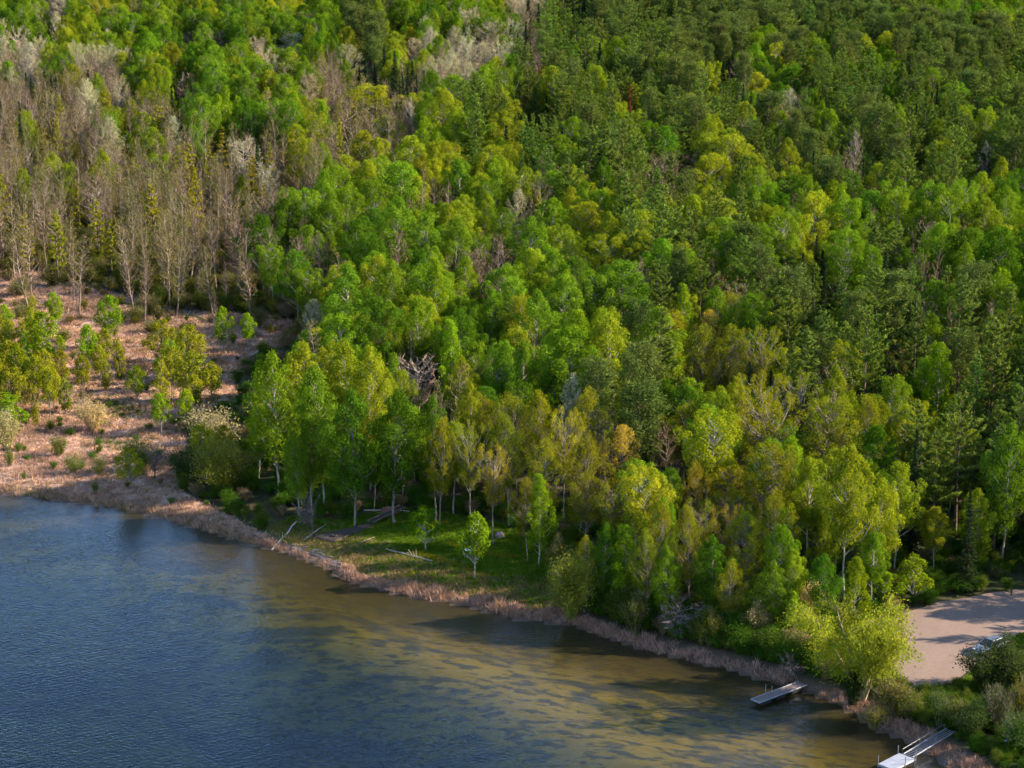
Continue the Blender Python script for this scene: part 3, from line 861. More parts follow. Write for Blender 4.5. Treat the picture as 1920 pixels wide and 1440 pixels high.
wm, t, o = mat_new('lake_water')
pw = position(t, (1, 1.5, 1), .42)
h1 = noise(t, 1.8, 2, .5, pw, .3)
h2 = noise(t, .28, 3, .5, position(t, (1, 2.2, 1), -.25), .4)
wv = t.nodes.new('ShaderNodeTexWave'); wv.wave_type = 'BANDS'; wv.bands_direction = 'Y'
wv.inputs['Scale'].default_value = .42; wv.inputs['Distortion'].default_value = 5.0; wv.inputs['Detail'].default_value = 2.0; wv.inputs['Detail Scale'].default_value = .5
t.links.new(position(t, (1, 1, 1), -.5), wv.inputs['Vector'])
calm = ramp(t, noise(t, .035, 3, .5, position(t)), [(.36, .55), (.58, 1.)])
hh = maths(t, 'ADD', maths(t, 'MULTIPLY', h1, 1.0), maths(t, 'ADD', maths(t, 'MULTIPLY', h2, .35), maths(t, 'MULTIPLY', wv.outputs['Fac'], .08)))
bp = bump(t, maths(t, 'MULTIPLY', hh, calm), 1.0, .085)
fr = t.nodes.new('ShaderNodeLayerWeight'); fr.inputs['Blend'].default_value = .5; t.links.new(bp, fr.inputs['Normal'])
schlick = maths(t, 'ADD', maths(t, 'MULTIPLY', maths(t, 'POWER', fr.outputs['Facing'], 5.0), .98), .02)
gl = t.nodes.new('ShaderNodeBsdfGlossy'); gl.inputs['Roughness'].default_value = .04; gl.inputs['Color'].default_value = (.68, .73, .82, 1); t.links.new(bp, gl.inputs['Normal'])
tp = t.nodes.new('ShaderNodeBsdfTransparent'); tp.inputs[0].default_value = (.93, .95, .93, 1)
mx = t.nodes.new('ShaderNodeMixShader')
t.links.new(schlick, mx.inputs[0]); t.links.new(tp.outputs[0], mx.inputs[1]); t.links.new(gl.outputs[0], mx.inputs[2])
t.links.new(mx.outputs[0], o.inputs['Surface'])
va = t.nodes.new('ShaderNodeVolumeAbsorption'); va.inputs['Color'].default_value = (.30, .55, .62, 1); va.inputs['Density'].default_value = .13
t.links.new(va.outputs[0], o.inputs['Volume'])
bx0, bx1, by0, by1 = -6000, 6000, -3000, 1200
wv_ = np.array([[x, y, z] for z in (-14., 0.) for x, y in ((bx0, by0), (bx1, by0), (bx1, by1), (bx0, by1))])
wf = np.array([[3, 2, 1, 0], [4, 5, 6, 7], [0, 1, 5, 4], [1, 2, 6, 5], [2, 3, 7, 6], [3, 0, 4, 7]])
wme = mesh_np('water', wv_, wf, wm)
wme.polygons.foreach_set('use_smooth', np.zeros(len(wme.polygons), bool))
tag(link('water', wme), 'rippled clear lake water, dark blue offshore and golden over the shallows', kind='structure')

dm, t, o = mat_new('packed_dirt')
d1, d2 = noise(t, .35, 6, .65, position(t, (1, .5, 1), .5), .8), noise(t, 3.0, 5, .7, position(t))
c = mixc(t, d1, (.165, .116, .090), (.255, .184, .146))
c = mixc(t, ramp(t, d2, [(.45, 0.), (.75, .5)]), c, (.15, .098, .078))
tracks = t.nodes.new('ShaderNodeTexWave'); tracks.inputs['Scale'].default_value = .22; tracks.inputs['Distortion'].default_value = 3.5; tracks.inputs['Detail'].default_value = 3
t.links.new(position(t, (1, 1, 1), 1.25), tracks.inputs['Vector'])
c = mixc(t, ramp(t, tracks.outputs['Fac'], [(.0, .35), (.10, 0.)]), c, (.23, .15, .12))
principled(t, o, c, .95, bump(t, d2, .4, .06), 0, .1)
bm = bmesh.new()
fine = []
for i in range(len(LOT)):                                    # uneven edge where dirt meets grass
    a, b = np.array(LOT[i]), np.array(LOT[(i + 1) % len(LOT)])
    n = max(1, int(np.linalg.norm(b - a) / 1.0))
    for k in range(n): fine.append(a + (b - a) * k / n + RS.normal(0, .14, 2))
face = bm.faces.new([bm.verts.new((p[0], p[1], 0)) for p in fine])
bmesh.ops.triangulate(bm, faces=[face])
for _ in range(3): bmesh.ops.subdivide_edges(bm, edges=[e for e in bm.edges if e.calc_length() > 2.0], cuts=1)
bmesh.ops.triangulate(bm, faces=bm.faces[:])
co = np.array([v.co[:] for v in bm.verts])
zz = terrain(co[:, 0], co[:, 1])
for v, z in zip(bm.verts, zz): v.co.z = z + .05
lot_me = bpy.data.meshes.new('dirt_lot'); bm.to_mesh(lot_me); bm.free(); lot_me.materials.append(dm)
for p in lot_me.polygons: p.use_smooth = True
tag(link('dirt_lot', lot_me), 'bare pinkish dirt parking lot and boat launch beside the lake', kind='structure')

# ------------------------------------------------------------------ trees read off the photograph
# code, x of crown, y of top, crown width (photo px), height in m (or, over 100, the photo y of the foot), label, short name when it serves as a landmark
T = [
 # shore and meadow, left
 ('v', 205, 556, 50, 655, 'round bright green young tree standing alone in the pink meadow', 'lone round green meadow tree'),
 ('v', 165, 610, 42, 712, 'small dark-sided green tree in front of the lone round meadow tree', None),
 ('v', 86, 585, 66, 706, 'yellow-green young tree on a white trunk above golden saplings', 'white-trunked yellow-green meadow tree'),
 ('v', 258, 687, 40, 756, 'small bright green sapling left of the golden sapling clump in the meadow', None),
 ('v', 420, 577, 36, 676, 'small leafy green crown beside a thin bare pole of a trunk in the meadow', None),
 ('v', 468, 588, 34, 660, 'yellowish sapling with open branches at the far edge of the meadow', None),
 ('v', 40, 645, 46, 760, 'dark green young tree inside the golden sapling thicket at the left edge', None),
 ('s', 97, 500, 56, 3.8, 'grey-green rounded shrub at the top of the pink meadow', 'rounded meadow shrub'),
 ('s', 37, 570, 36, 2.6, 'small olive shrub in the meadow below the rounded grey-green shrub', None),
 ('s', 280, 552, 56, 4.0, 'olive shrub beside the thin bare trees at the top of the meadow', None),
 ('y', 300, 600, 54, 8.0, 'golden olive sapling at the rear of the clump in the mid meadow', 'golden meadow sapling clump'),
 ('y', 350, 612, 62, 8.5, 'broad golden olive sapling beside a darker one in the mid meadow clump', None),
 ('y', 318, 650, 56, 7.5, 'golden sapling in the middle of the meadow clump', None),
 ('y', 365, 662, 70, 8.0, 'widest golden olive sapling at the front of the mid meadow clump', None),
 ('y', 395, 680, 46, 6.5, 'short golden olive sapling at the right end of the mid meadow clump', None),
 ('y', 150, 668, 38, 7.0, 'slim golden brown sapling just below the small dark-sided meadow tree', None),
 ('y', 196, 672, 26, 5.5, 'thin golden sapling with nothing around it in the pink meadow', None),
 ('y', 10, 640, 50, 9.0, 'golden olive sapling at the rear of the left-edge thicket', 'left-edge golden thicket'),
 ('y', 60, 668, 50, 8.5, 'golden olive sapling in the middle of the left-edge thicket', None),
 ('y', 20, 690, 56, 8.5, 'leafy olive sapling at the front of the left-edge thicket', None),
 ('y', 88, 690, 46, 8.0, 'olive sapling at the right end of the left-edge thicket', None),
 ('y', 112, 655, 36, 7.0, 'thin golden sapling between the thicket and the small green meadow tree', None),
 ('y', -15, 660, 46, 9.0, 'golden sapling cut by the left edge of the picture', None),
 ('t', 172, 752, 76, 4.6, 'pale tan leafless-looking shrub alone in the lower meadow', 'pale tan meadow shrub'),
 ('t', 8, 772, 66, 5.6, 'pale cream shrub cut by the left edge of the picture', None),
 ('s', 135, 852, 48, 2.6, 'low olive shrub near the shore, left of a twin', None),
 ('s', 185, 855, 40, 2.6, 'low dark olive shrub near the shore, right of a twin', None),
 ('s', 108, 815, 44, 3.0, 'thin brownish shrub below the pale tan meadow shrub', None),
 ('d', 262, 822, 74, 4.6, 'dark green rounded shrub at the right end of the lower meadow', 'dark rounded shore shrub'),
 ('d', 345, 838, 84, 5.2, 'grey-green bushy shrub in front of the pale yellow willows', None),
 ('t', 395, 765, 118, 7.5, 'pale yellow dome of the rear willow bush at the edge of the meadow', 'pale yellow willow bush'),
 ('w2', 418, 805, 100, 925, 'light green drooping willow bush at the edge of the meadow', 'drooping shore willow bush'),
 ('B', 267, 486, 40, 12, 'tall thin bare tree at the top of the meadow beside an olive shrub', None),
 ('B', 368, 500, 26, 7.5, 'small bare tree standing alone at the top of the meadow', 'small bare meadow tree'),
 ('B', 421, 488, 28, 8.5, 'slightly taller bare tree right of the small bare meadow tree', None),
 ('W', 580, 563, 46, 8.0, 'pale budding little tree at the right end of the meadow', None),
 ('B', 404, 545, 18, 10, 'thin bare pole of a tree standing in the meadow', None),
 # green block right of the meadow
 ('G', 515, 662, 96, 20, 'broad green tree at the left end of the shore wood', 'meadow-side shore tree'),
 ('F', 478, 716, 50, 14, 'slender green tree in front of the broad one beside the meadow', None),
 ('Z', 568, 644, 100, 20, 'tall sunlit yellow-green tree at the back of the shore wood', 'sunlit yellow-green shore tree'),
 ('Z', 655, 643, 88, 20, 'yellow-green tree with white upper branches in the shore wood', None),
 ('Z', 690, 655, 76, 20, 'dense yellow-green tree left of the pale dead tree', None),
 ('G', 600, 690, 90, 20, 'bright green tree in the middle of the shore wood', None),
 ('Y', 725, 692, 50, 15, 'small light green tree just left of the pale dead tree', None),
 ('N', 782, 662, 92, 11, 'pale branching dead tree among green trees', 'pale branching dead tree'),
 ('B', 772, 625, 30, 13, 'bare pinkish tree poking up behind the pale branching dead tree', None),
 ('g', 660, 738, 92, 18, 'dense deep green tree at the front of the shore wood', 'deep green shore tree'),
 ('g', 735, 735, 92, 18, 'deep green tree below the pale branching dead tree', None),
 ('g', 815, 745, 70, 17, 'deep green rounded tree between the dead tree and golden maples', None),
 ('Y', 885, 718, 62, 15, 'light green upright tree above the golden maples', 'light green upright tree'),
 ('v', 632, 832, 44, 900, 'small yellow-green tree glowing in front of dark trunks', 'small glowing tree before dark trunks'),
 ('G', 580, 748, 70, 16, 'green tree over brown trunks near the shore', None),
 ('o', 822, 785, 66, 15, 'orange-gold maple at the left end of the golden group', 'leftmost golden maple'),
 ('O', 880, 790, 70, 15, 'golden olive maple right of the leftmost golden one', None),
 ('O', 955, 782, 80, 15, 'golden maple in the middle of the golden group', None),
 ('O', 1020, 742, 84, 17, 'golden green maple at the rear of the golden group', None),
 ('o', 1060, 768, 70, 16, 'orange-tinted maple beneath the round dark green crown', None),
 ('O', 1095, 735, 74, 17, 'tall yellow-olive maple at the right end of the golden group', 'tall yellow-olive maple'),
 ('o', 925, 838, 66, 13, 'orange-gold maple low in the golden group', None),
 ('O', 1010, 830, 76, 14, 'golden maple at the front of the golden group', None),
 ('O', 1085, 826, 84, 14, 'golden olive maple in front of the tall yellow-olive one', None),
 ('O', 1100, 885, 70, 11, 'lower golden maple facing the lake', None),
 ('O', 1150, 905, 70, 11, 'golden-topped maple above the shore shrubs', None),
 ('O', 990, 895, 56, 11, 'golden leafy tree above the grass bank', None),
 # trees on the grass bank
 ('v', 890, 962, 66, 1082, 'small twin-stemmed birch standing on the grassy bank', 'twin-stemmed birch on the bank'),
 ('v', 798, 950, 58, 1030, 'small dull green tree on the bank beside the old boardwalk', None),
 ('F', 1010, 890, 54, 1058, 'slim light-trunked tree at the right end of the grassy bank', None),
 ('w2', 1072, 1018, 96, 1150, 'big rounded green willow bush overhanging the reeds', 'rounded willow bush over the reeds'),
 ('s', 1045, 1005, 50, 1085, 'olive bush behind the rounded willow bush', None),
 ('O', 1095, 1003, 44, 1110, 'yellow-tipped bush top beside the rounded willow bush', None),
 ('F', 1170, 982, 76, 1145, 'light green slender tree right of the rounded willow bush', 'slender tree beside the willow bush'),
 # centre
 ('Z', 1148, 592, 104, 842, 'tall bright green tree with a long bare white trunk', 'tall white-trunked tree'),
 ('G', 1078, 612, 108, 19, 'broad bright green crown left of the tall white-trunked tree', None),
 ('g', 1040, 684, 66, 14, 'round dark green crown left of the long white trunk', 'round dark crown'),
 ('G', 950, 640, 68, 17, 'mid green tree right of the narrow bright one', None),
 ('F', 843, 602, 56, 17, 'narrow bright green poplar standing forward of dark trees', 'narrow bright poplar'),
 ('O', 731, 592, 52, 15, 'olive pointed crown left of the pale branching dead tree', None),
 ('B', 930, 660, 40, 14, 'thin bare forked tree between green crowns', None),
 ('W', 1060, 705, 50, 14, 'half-bare grey tree under the round dark crown', None),
 ('u', 1176, 797, 72, 13, 'glowing golden-yellow domed tree beside dark trunks', 'glowing golden dome tree'),
 ('B', 1255, 800, 74, 12, 'bare pinkish tree right of the glowing golden dome', 'bare tree by the golden dome'),
 ('g', 1165, 496, 150, 19, 'broad deep green crown in the middle of the picture', 'broad deep green centre crown'),
 ('G', 1060, 520, 90, 18, 'bright green crown left of the broad deep green one', None),
 ('G', 1110, 508, 90, 18, 'tall green crown between two deep green ones at centre', None),
 ('G', 1005, 545, 74, 18, 'green crown with whitish branches left of centre', None),
 ('P', 1243, 486, 64, 20, 'feathery yellowish pine top right of the broad deep green crown', 'feathery yellowish pine'),
 ('P', 1240, 572, 92, 21, 'broad olive pine behind the tall white-trunked tree', None),
 ('Y', 880, 482, 56, 16, 'yellow-green tree with a slim grey trunk left of centre', None),
 ('F', 812, 486, 64, 20, 'tall dense green poplar left of centre', 'tall dense poplar'),
 ('G', 735, 488, 80, 19, 'large green crown left of the tall dense poplar', None),
 ('G', 655, 500, 80, 19, 'green crown at the left end of the mid wood', None),
 ('g', 700, 560, 84, 18, 'dark green crown below the large green ones left of centre', None),
 ('G', 780, 560, 70, 17, 'shaded green crown below the tall dense poplar', None),
 ('G', 920, 545, 56, 16, 'light green crown with bare twigs left of the centre crowns', None),
 ('B', 600, 440, 70, 14, 'bare spreading tree left of the mid wood', 'bare spreading tree'),
 # upper middle
 ('G', 575, 355, 72, 17, 'rich green tree at the right end of the bare stand', 'rich green tree by the bare stand'),
 ('g', 540, 372, 66, 16, 'darker green tree beside the bare stand', None),
 ('G', 612, 362, 60, 17, 'bright green tree right of the rich green one', None),
 ('G', 750, 308, 116, 18, 'wide bright green dome above the mid wood', 'wide bright green dome'),
 ('G', 690, 338, 84, 17, 'green crown left of the wide bright dome', None),
 ('G', 645, 352, 70, 17, 'small green crown at the foot of the bare slope', None),
 ('G', 860, 300, 60, 17, 'upright green crown right of the wide bright dome', None),
 ('G', 800, 402, 80, 18, 'green crown below the wide bright dome', None),
 ('G', 850, 412, 66, 17, 'green crown right of the one below the wide dome', None),
 ('Y', 915, 362, 48, 15, 'yellow-green crown left of a pale budding tree', None),
 ('W', 965, 357, 52, 15, 'pale budding tree in the mid wood', 'pale budding mid tree'),
 ('g', 945, 392, 72, 15, 'dark green rounded crown below the pale budding tree', None),
 ('Z', 1095, 378, 84, 16, 'sunlit yellow-green dome right of the pale budding tree', 'sunlit yellow-green dome'),
 ('Z', 1130, 440, 90, 16, 'pale yellow-green crown below the sunlit dome', None),
 ('G', 1040, 372, 60, 16, 'green crown between the pale budding tree and the sunlit dome', None),
 ('P', 1068, 284, 86, 21, 'symmetrical light olive pine right of centre', 'symmetrical olive pine'),
 ('G', 1130, 296, 46, 16, 'small round green tree right of the symmetrical pine', None),
 ('Z', 822, 166, 66, 21, 'tall yellow-green tree above the wide bright dome', 'tall yellow-green tree'),
 ('Y', 850, 205, 54, 19, 'yellow-green crown just right of the tall yellow one', None),
 ('P', 893, 176, 76, 23, 'dark olive pine right of the tall yellow-green tree', 'dark olive pine'),
 ('Z', 705, 160, 116, 15, 'flat yellow-green dome high on the slope', 'flat yellow-green dome'),
 ('N', 776, 186, 30, 16, 'white-trunked bare tree left of the tall yellow-green one', None),
 ('B', 735, 205, 66, 17, 'bare rounded tree below the flat yellow dome', None),
 ('B', 662, 180, 76, 18, 'wide bare tree left of the flat yellow dome', None),
 ('S', 740, 94, 34, 17, 'tall brownish spruce high on the slope', 'tall brownish spruce'),
 ('S', 673, 122, 15, 9, 'very thin dark spruce left of the tall brownish one', None),
 ('S', 703, 118, 20, 11, 'thin spruce between two others high on the slope', None),
 ('S', 976, 168, 22, 12, 'narrow dark spruce, first of three in a row', 'three narrow spruces'),
 ('S', 1004, 168, 22, 13, 'narrow dark spruce, middle of three in a row', None),
 ('S', 1024, 178, 20, 11, 'narrow dark spruce, last of three in a row', None),
 ('R', 1180, 155, 22, 16, 'rust red dead spruce standing among green pines', 'rust red dead spruce'),
 ('G', 738, 26, 42, 12, 'round bright green crown alone near the top of the picture', 'round crown near the top'),
 ('W', 905, 42, 62, 14, 'cream white budding tree near the top of the picture', 'cream budding tree'),
 ('W', 850, 50, 40, 13, 'pale budding tree left of the cream white one', None),
 ('W', 775, 72, 54, 12, 'whitish budding tree below the round top crown', None),
 ('W', 660, 84, 60, 12, 'pale beige budding tree left of the brownish spruce', None),
 ('P', 1028, 46, 70, 22, 'layered dark pine, first of the large pines at upper centre', 'first large layered pine'),
 ('P', 1096, 44, 84, 22, 'rounded olive pine, second of the large pines at upper centre', None),
 ('P', 1190, 62, 80, 23, 'olive pine, third of the large pines at upper centre', None),
 ('P', 1252, 62, 90, 24, 'broadest of the large pines at upper centre', 'broadest upper pine'),
 # left slope
 ('Q', 195, 166, 50, 14, 'yellow pine standing out of the bare wood at upper left', 'yellow pine in the upper bare wood'),
 ('Q', 283, 343, 58, 16, 'tall thin yellow pine in the bare stand, left of its twin', 'tall thin yellow pine'),
 ('Q', 366, 320, 44, 17, 'tall thin yellow pine in the bare stand, right of its twin', None),
 ('Q', 415, 238, 42, 13, 'orange-tipped thin pine high in the bare stand', None),
 ('Q', 140, 262, 34, 10, 'small pale yellow pine in the bare stand', None),
 ('Q', 80, 236, 36, 11, 'small yellow pine near the left edge, high in the bare stand', None),
 ('Q', 102, 392, 52, 15, 'ragged yellow-green pine at the foot of the bare stand', 'ragged yellow pine'),
 ('Q', 180, 370, 44, 14, 'green-sided thin pine right of the ragged yellow one', None),
 ('Q', 205, 408, 40, 12, 'low yellow-green pine at the foot of the bare stand', None),
 ('Q', 140, 340, 34, 12, 'thin yellow pine behind the ragged one', None),
 ('v', 237, 246, 28, 7, 'little bright green tree inside the bare stand', None),
 ('F', 450, 330, 28, 9, 'small bright green tree near the right end of the bare stand', None),
 ('W', 508, 308, 50, 12, 'pale green budding tree at the right end of the bare stand', 'pale green budding tree'),
 ('B', 548, 290, 38, 12, 'pinkish bare tree beside the pale green budding one', None),
 ('b', 493, 198, 66, 17, 'rounded olive-twigged bare tree below the yellow-green crown', None),
 ('Z', 500, 134, 58, 13, 'bright yellow-green crown on white branches at upper left', 'yellow-green crown on white branches'),
 ('W', 570, 142, 54, 12, 'cream and yellow budding tree right of the yellow-green crown', None),
 ('D', 338, 138, 44, 11, 'pinkish grey dead tree among green crowns at upper left', 'pinkish dead tree'),
 ('Z', 246, 60, 44, 13, 'small yellow-green round tree at upper left', 'small yellow round tree'),
 ('G', 246, 126, 46, 12, 'light green tree below the small yellow round one', None),
 ('W', 104, 0, 56, 13, 'large pale leafless tree near the top left corner', 'large pale corner tree'),
 ('G', 74, 42, 40, 12, 'light green tree below the large pale corner tree', None),
 ('N', 258, 2, 28, 12, 'white-branched dead tree at the top left', None),
 ('N', 30, 48, 44, 14, 'whitish bare tree near the top left corner', None),
 ('W', 352, 58, 44, 11, 'pinkish pale tree in the bright green wood at upper left', None),
 ('W', 415, 58, 34, 11, 'white feathery bare tree in the bright green wood', 'white feathery tree'),
 ('W', 482, 72, 40, 12, 'grey bare tree right of the white feathery one', None),
 ('W', 540, 64, 80, 12, 'wide pale budding tree at the top of the green wood', None),
 # right slope
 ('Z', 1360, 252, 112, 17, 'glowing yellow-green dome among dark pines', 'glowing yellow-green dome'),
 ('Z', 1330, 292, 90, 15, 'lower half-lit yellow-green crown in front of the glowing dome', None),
 ('B', 1300, 290, 84, 12, 'reddish bare tree left of the glowing dome', None),
 ('Z', 1425, 136, 60, 15, 'bright yellow-green round tree among the upper right pines', 'bright round tree among pines'),
 ('g', 1488, 124, 68, 16, 'rich green round tree right of the bright round one', None),
 ('P', 1556, 106, 88, 21, 'large symmetrical pine right of the rich green round tree', 'large upper right pine'),
 ('p', 1440, 176, 62, 16, 'sparse brown pine below the bright round tree', None),
 ('S', 1355, 112, 36, 14, 'tan spruce left of the bright round tree', None),
 ('P', 1660, 116, 60, 20, 'pale olive pine with a visible trunk at upper right', None),
 ('D', 1600, 250, 46, 18, 'grey dead conifer with drooping bare branches', 'grey dead conifer'),
 ('p', 1645, 200, 66, 20, 'thin brown-needled pine right of the grey dead conifer', None),
 ('P', 1708, 196, 100, 22, 'orange-tipped spreading pine at right', 'orange-tipped spreading pine'),
 ('P', 1886, 128, 104, 24, 'large layered pine near the right edge', 'large layered edge pine'),
 ('N', 1850, 270, 46, 14, 'pink leafless treetop near the right edge', 'pink leafless treetop'),
 ('Y', 1475, 260, 48, 15, 'yellowish crown right of the glowing dome', None),
 ('P', 1420, 222, 70, 20, 'dark pine behind the glowing dome', None),
 ('Z', 1530, 366, 104, 19, 'broad bright green crown, centre of the row across the right', 'broad row-centre crown'),
 ('G', 1470, 398, 80, 18, 'bright green crown left of the broad row-centre one', None),
 ('G', 1600, 372, 84, 18, 'bright green crown right of the broad row-centre one', None),
 ('G', 1585, 430, 84, 17, 'yellowish green crown below the broad row-centre one', None),
 ('G', 1690, 362, 80, 18, 'rounded green crown, next after the gap in the row', None),
 ('G', 1775, 354, 82, 19, 'tall green crown in the right part of the row', 'tall crown right in the row'),
 ('Y', 1852, 372, 64, 17, 'olive-yellow crown near the right edge of the row', None),
 ('G', 1895, 352, 70, 18, 'green crown at the right edge of the row', None),
 ('G', 1770, 420, 70, 17, 'bright green crown below the tall one at right', None),
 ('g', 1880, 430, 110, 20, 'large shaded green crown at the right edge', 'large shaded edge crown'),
 ('P', 1685, 410, 66, 18, 'olive pine tip in the row of green crowns', None),
 ('S', 1525, 498, 22, 15, 'narrow dark spruce below the row of green crowns', 'narrow spruce below the green row'),
 ('S', 1548, 490, 22, 16, 'second narrow dark spruce below the row of green crowns', None),
 ('P', 1400, 440, 100, 21, 'dark spreading pine left of the narrow spruces', 'dark spreading pine'),
 ('P', 1480, 530, 84, 20, 'yellow-tipped pine below the dark spreading one', None),
 ('P', 1625, 572, 132, 22, 'big sunlit pine with upswept branches at right', 'big sunlit pine'),
 ('P', 1650, 495, 110, 22, 'pale olive pine behind the big sunlit one', None),
 ('P', 1722, 545, 92, 22, 'pine with a dark lower trunk right of the big sunlit one', None),
 ('P', 1800, 512, 110, 22, 'broad pine with raised branch tips near the right edge', 'raised-tip pine'),
 ('P', 1870, 595, 110, 22, 'olive pine below the raised-tip one at the right edge', None),
 ('P', 1835, 655, 80, 19, 'small feathery pine below the olive edge pine', None),
 ('u', 1335, 582, 64, 15, 'pale golden dome of leaves above ochre trees', 'pale golden dome'),
 ('o', 1333, 648, 46, 14, 'orange-gold narrow tree below the pale golden dome', 'orange narrow tree'),
 ('O', 1310, 615, 76, 17, 'ochre tree around the pale golden dome', None),
 ('O', 1385, 612, 66, 17, 'ochre tree right of the pale golden dome', None),
 ('O', 1430, 612, 66, 17, 'ochre-green tree over dark trunks right of the golden dome', None),
 ('G', 1350, 540, 60, 15, 'green crown behind the pale golden dome', None),
 ('o', 1694, 636, 46, 12, 'orange-gold vase-shaped tree below the big sunlit pine', 'orange vase-shaped tree'),
 ('F', 1762, 640, 84, 18, 'bright green tree right of the orange vase-shaped one', 'bright green tree by the orange one'),
 # right shore wood
 ('O', 1430, 700, 90, 17, 'golden green crown at the rear of the right shore wood', None),
 ('O', 1500, 700, 86, 16, 'golden olive crown, second at the rear of the right shore wood', None),
 ('Y', 1572, 690, 66, 17, 'yellow-green crown at the rear of the right shore wood', None),
 ('O', 1440, 742, 116, 17, 'wide golden crown in the right shore wood', 'wide golden crown'),
 ('O', 1545, 745, 120, 17, 'wide olive-gold crown right of the wide golden one', None),
 ('O', 1640, 748, 70, 16, 'olive-gold crown left of the huge dark pine', None),
 ('Z', 1330, 770, 116, 17, 'broad yellow-green crown left of the wide golden one', 'broad yellow-green shore crown'),
 ('O', 1445, 828, 124, 16, 'brownish gold crown below the wide golden one', 'brownish gold crown'),
 ('o', 1556, 796, 46, 13, 'small rust-gold crown between larger ones', None),
 ('g', 1652, 800, 84, 15, 'round deep green tree left of the huge dark pine', 'round deep green tree'),
 ('Z', 1510, 862, 84, 1075, 'tall lime green tree, left of a twin, facing the lake', 'left lime green tree'),
 ('Z', 1585, 838, 100, 1140, 'tall lime green tree with its grey trunk showing', 'lime green tree with grey trunk'),
 ('Z', 1648, 902, 80, 14, 'lime green spreading crown right of the trunk-showing one', None),
 ('P', 1790, 738, 150, 1010, 'huge dark green pine above the parking lot', 'huge dark pine'),
 ('P', 1760, 800, 100, 18, 'dark pine in front of the huge one', None),
 ('G', 1895, 800, 80, 18, 'shaded green tree right of the huge dark pine', None),
 ('Y', 1752, 952, 56, 1085, 'yellow-green tree lit against dark wood by the lot', 'lit tree by the lot'),
 ('v', 1712, 1042, 62, 1130, 'round lime green tree at the corner of the lot', 'round tree at the lot corner'),
 ('v', 1655, 1075, 60, 1142, 'bushy green small tree left of the lot corner', None),
 ('O', 1405, 962, 84, 1150, 'yellow-topped leafy tree on the shore', 'yellow-topped shore tree'),
 ('O', 1292, 955, 60, 1160, 'golden-topped thin tree with a pale lower trunk on the shore', 'golden-topped thin shore tree'),
 ('o', 1300, 872, 60, 12, 'orange-gold crown top in the shore wood', None),
 ('o', 1370, 948, 50, 12, 'orange-gold tips left of the yellow-topped tree', None),
 ('G', 1240, 938, 60, 12, 'deep green rounded crown low in the shore wood', None),
 ('G', 1460, 985, 60, 12, 'mid green leafy tree right of the yellow-topped one', None),
 ('O', 1212, 1000, 62, 1172, 'golden olive tree with a low crown near the reeds, right of the slender tree', None),
 ('G', 1252, 1030, 56, 1182, 'small mid green tree by the grey tangle of branches', None),
 ('g', 1335, 1005, 66, 1176, 'deep green tree between the thin golden-topped and the yellow-topped shore trees', None),
 ('O', 1368, 1048, 56, 1192, 'low olive tree just left of the pale cream shore shrub', None),
 ('G', 1448, 1052, 60, 1198, 'mid green tree just right of the yellow-topped shore tree', None),
 ('Y', 1480, 1030, 56, 1178, 'light green tree between the yellow-topped tree and the tan shrub', None),
 ('g', 1545, 1040, 62, 1196, 'deep green tree behind the tan shrub above the big willow', None),
 ('O', 1228, 950, 64, 1148, 'ochre tree left of the thin golden-topped shore tree', None),
 ('O', 1440, 925, 72, 1128, 'ochre tree behind the yellow-topped shore tree', None),
 ('g', 1130, 985, 54, 1148, 'shaded green tree between the willow bush and the slender tree', None),
 ('s', 1192, 1112, 62, 1186, 'olive shrub at the edge of the reeds below the slender tree', None),
 ('s', 1330, 1142, 60, 1206, 'grey-olive shrub at the edge of the reeds below the deep green tree', None),
 ('G', 1632, 1000, 62, 1150, 'mid green tree right of the grey trunk of the lime green tree', None),
 ('G', 560, 812, 52, 965, 'thin green tree over brush left of the old boardwalk', None),
 ('g', 700, 830, 54, 958, 'thin shaded tree over the end of the old boardwalk', None),
 ('t', 1418, 1130, 64, 1205, 'pale cream-leaved shrub on the shore below the yellow-topped tree', 'pale cream shore shrub'),
 ('t', 1520, 1090, 72, 1180, 'tan blossoming shrub above the big willow', 'tan shrub above the big willow'),
 ('v', 1487, 1112, 40, 1210, 'bright green narrow sapling between the two pale shrubs', None),
 ('w', 1615, 1130, 236, 1306, 'big spreading golden willow at the boat launch', 'big golden willow'),
 ('s', 1670, 1262, 90, 1340, 'yellow-olive bush below the big golden willow', 'bush below the big willow'),
 ('d', 1600, 1245, 60, 1310, 'dark green bush at the foot of the big golden willow', None),
 ('s', 1705, 1290, 60, 1345, 'olive bush beside the dirt lot tip', None),
 ('v2', 1760, 1295, 56, 1360, 'dark green bush at the tip of the dirt lot', None),
 ('s', 1800, 1310, 60, 1365, 'yellow-green low bush right of the dark one at the lot tip', None),
 ('d', 1850, 1208, 120, 1295, 'dark golden-tipped juniper-like bush hiding half the car', 'bush hiding the car'),
 ('d', 1882, 1190, 84, 1285, 'tall dark bush beside the half-hidden car', None),
 ('d', 1900, 1222, 90, 1300, 'dark bush at the right edge behind the car-hiding one', None),
 ('t2', 1868, 1285, 76, 1372, 'grey-leaved bush at the lower right', 'grey lower right bush'),
 ('O2', 1915, 1268, 60, 1365, 'golden bush cut by the right edge of the picture', None),
 ('d', 1820, 1318, 80, 1385, 'dark grey-green bush above the metal dock', None),
 ('v2', 1905, 1335, 80, 1410, 'shaded green bush in the lower right corner', None),
 ('s', 1640, 1320, 60, 1352, 'low green bush on the shore right of the first dock', None),
]
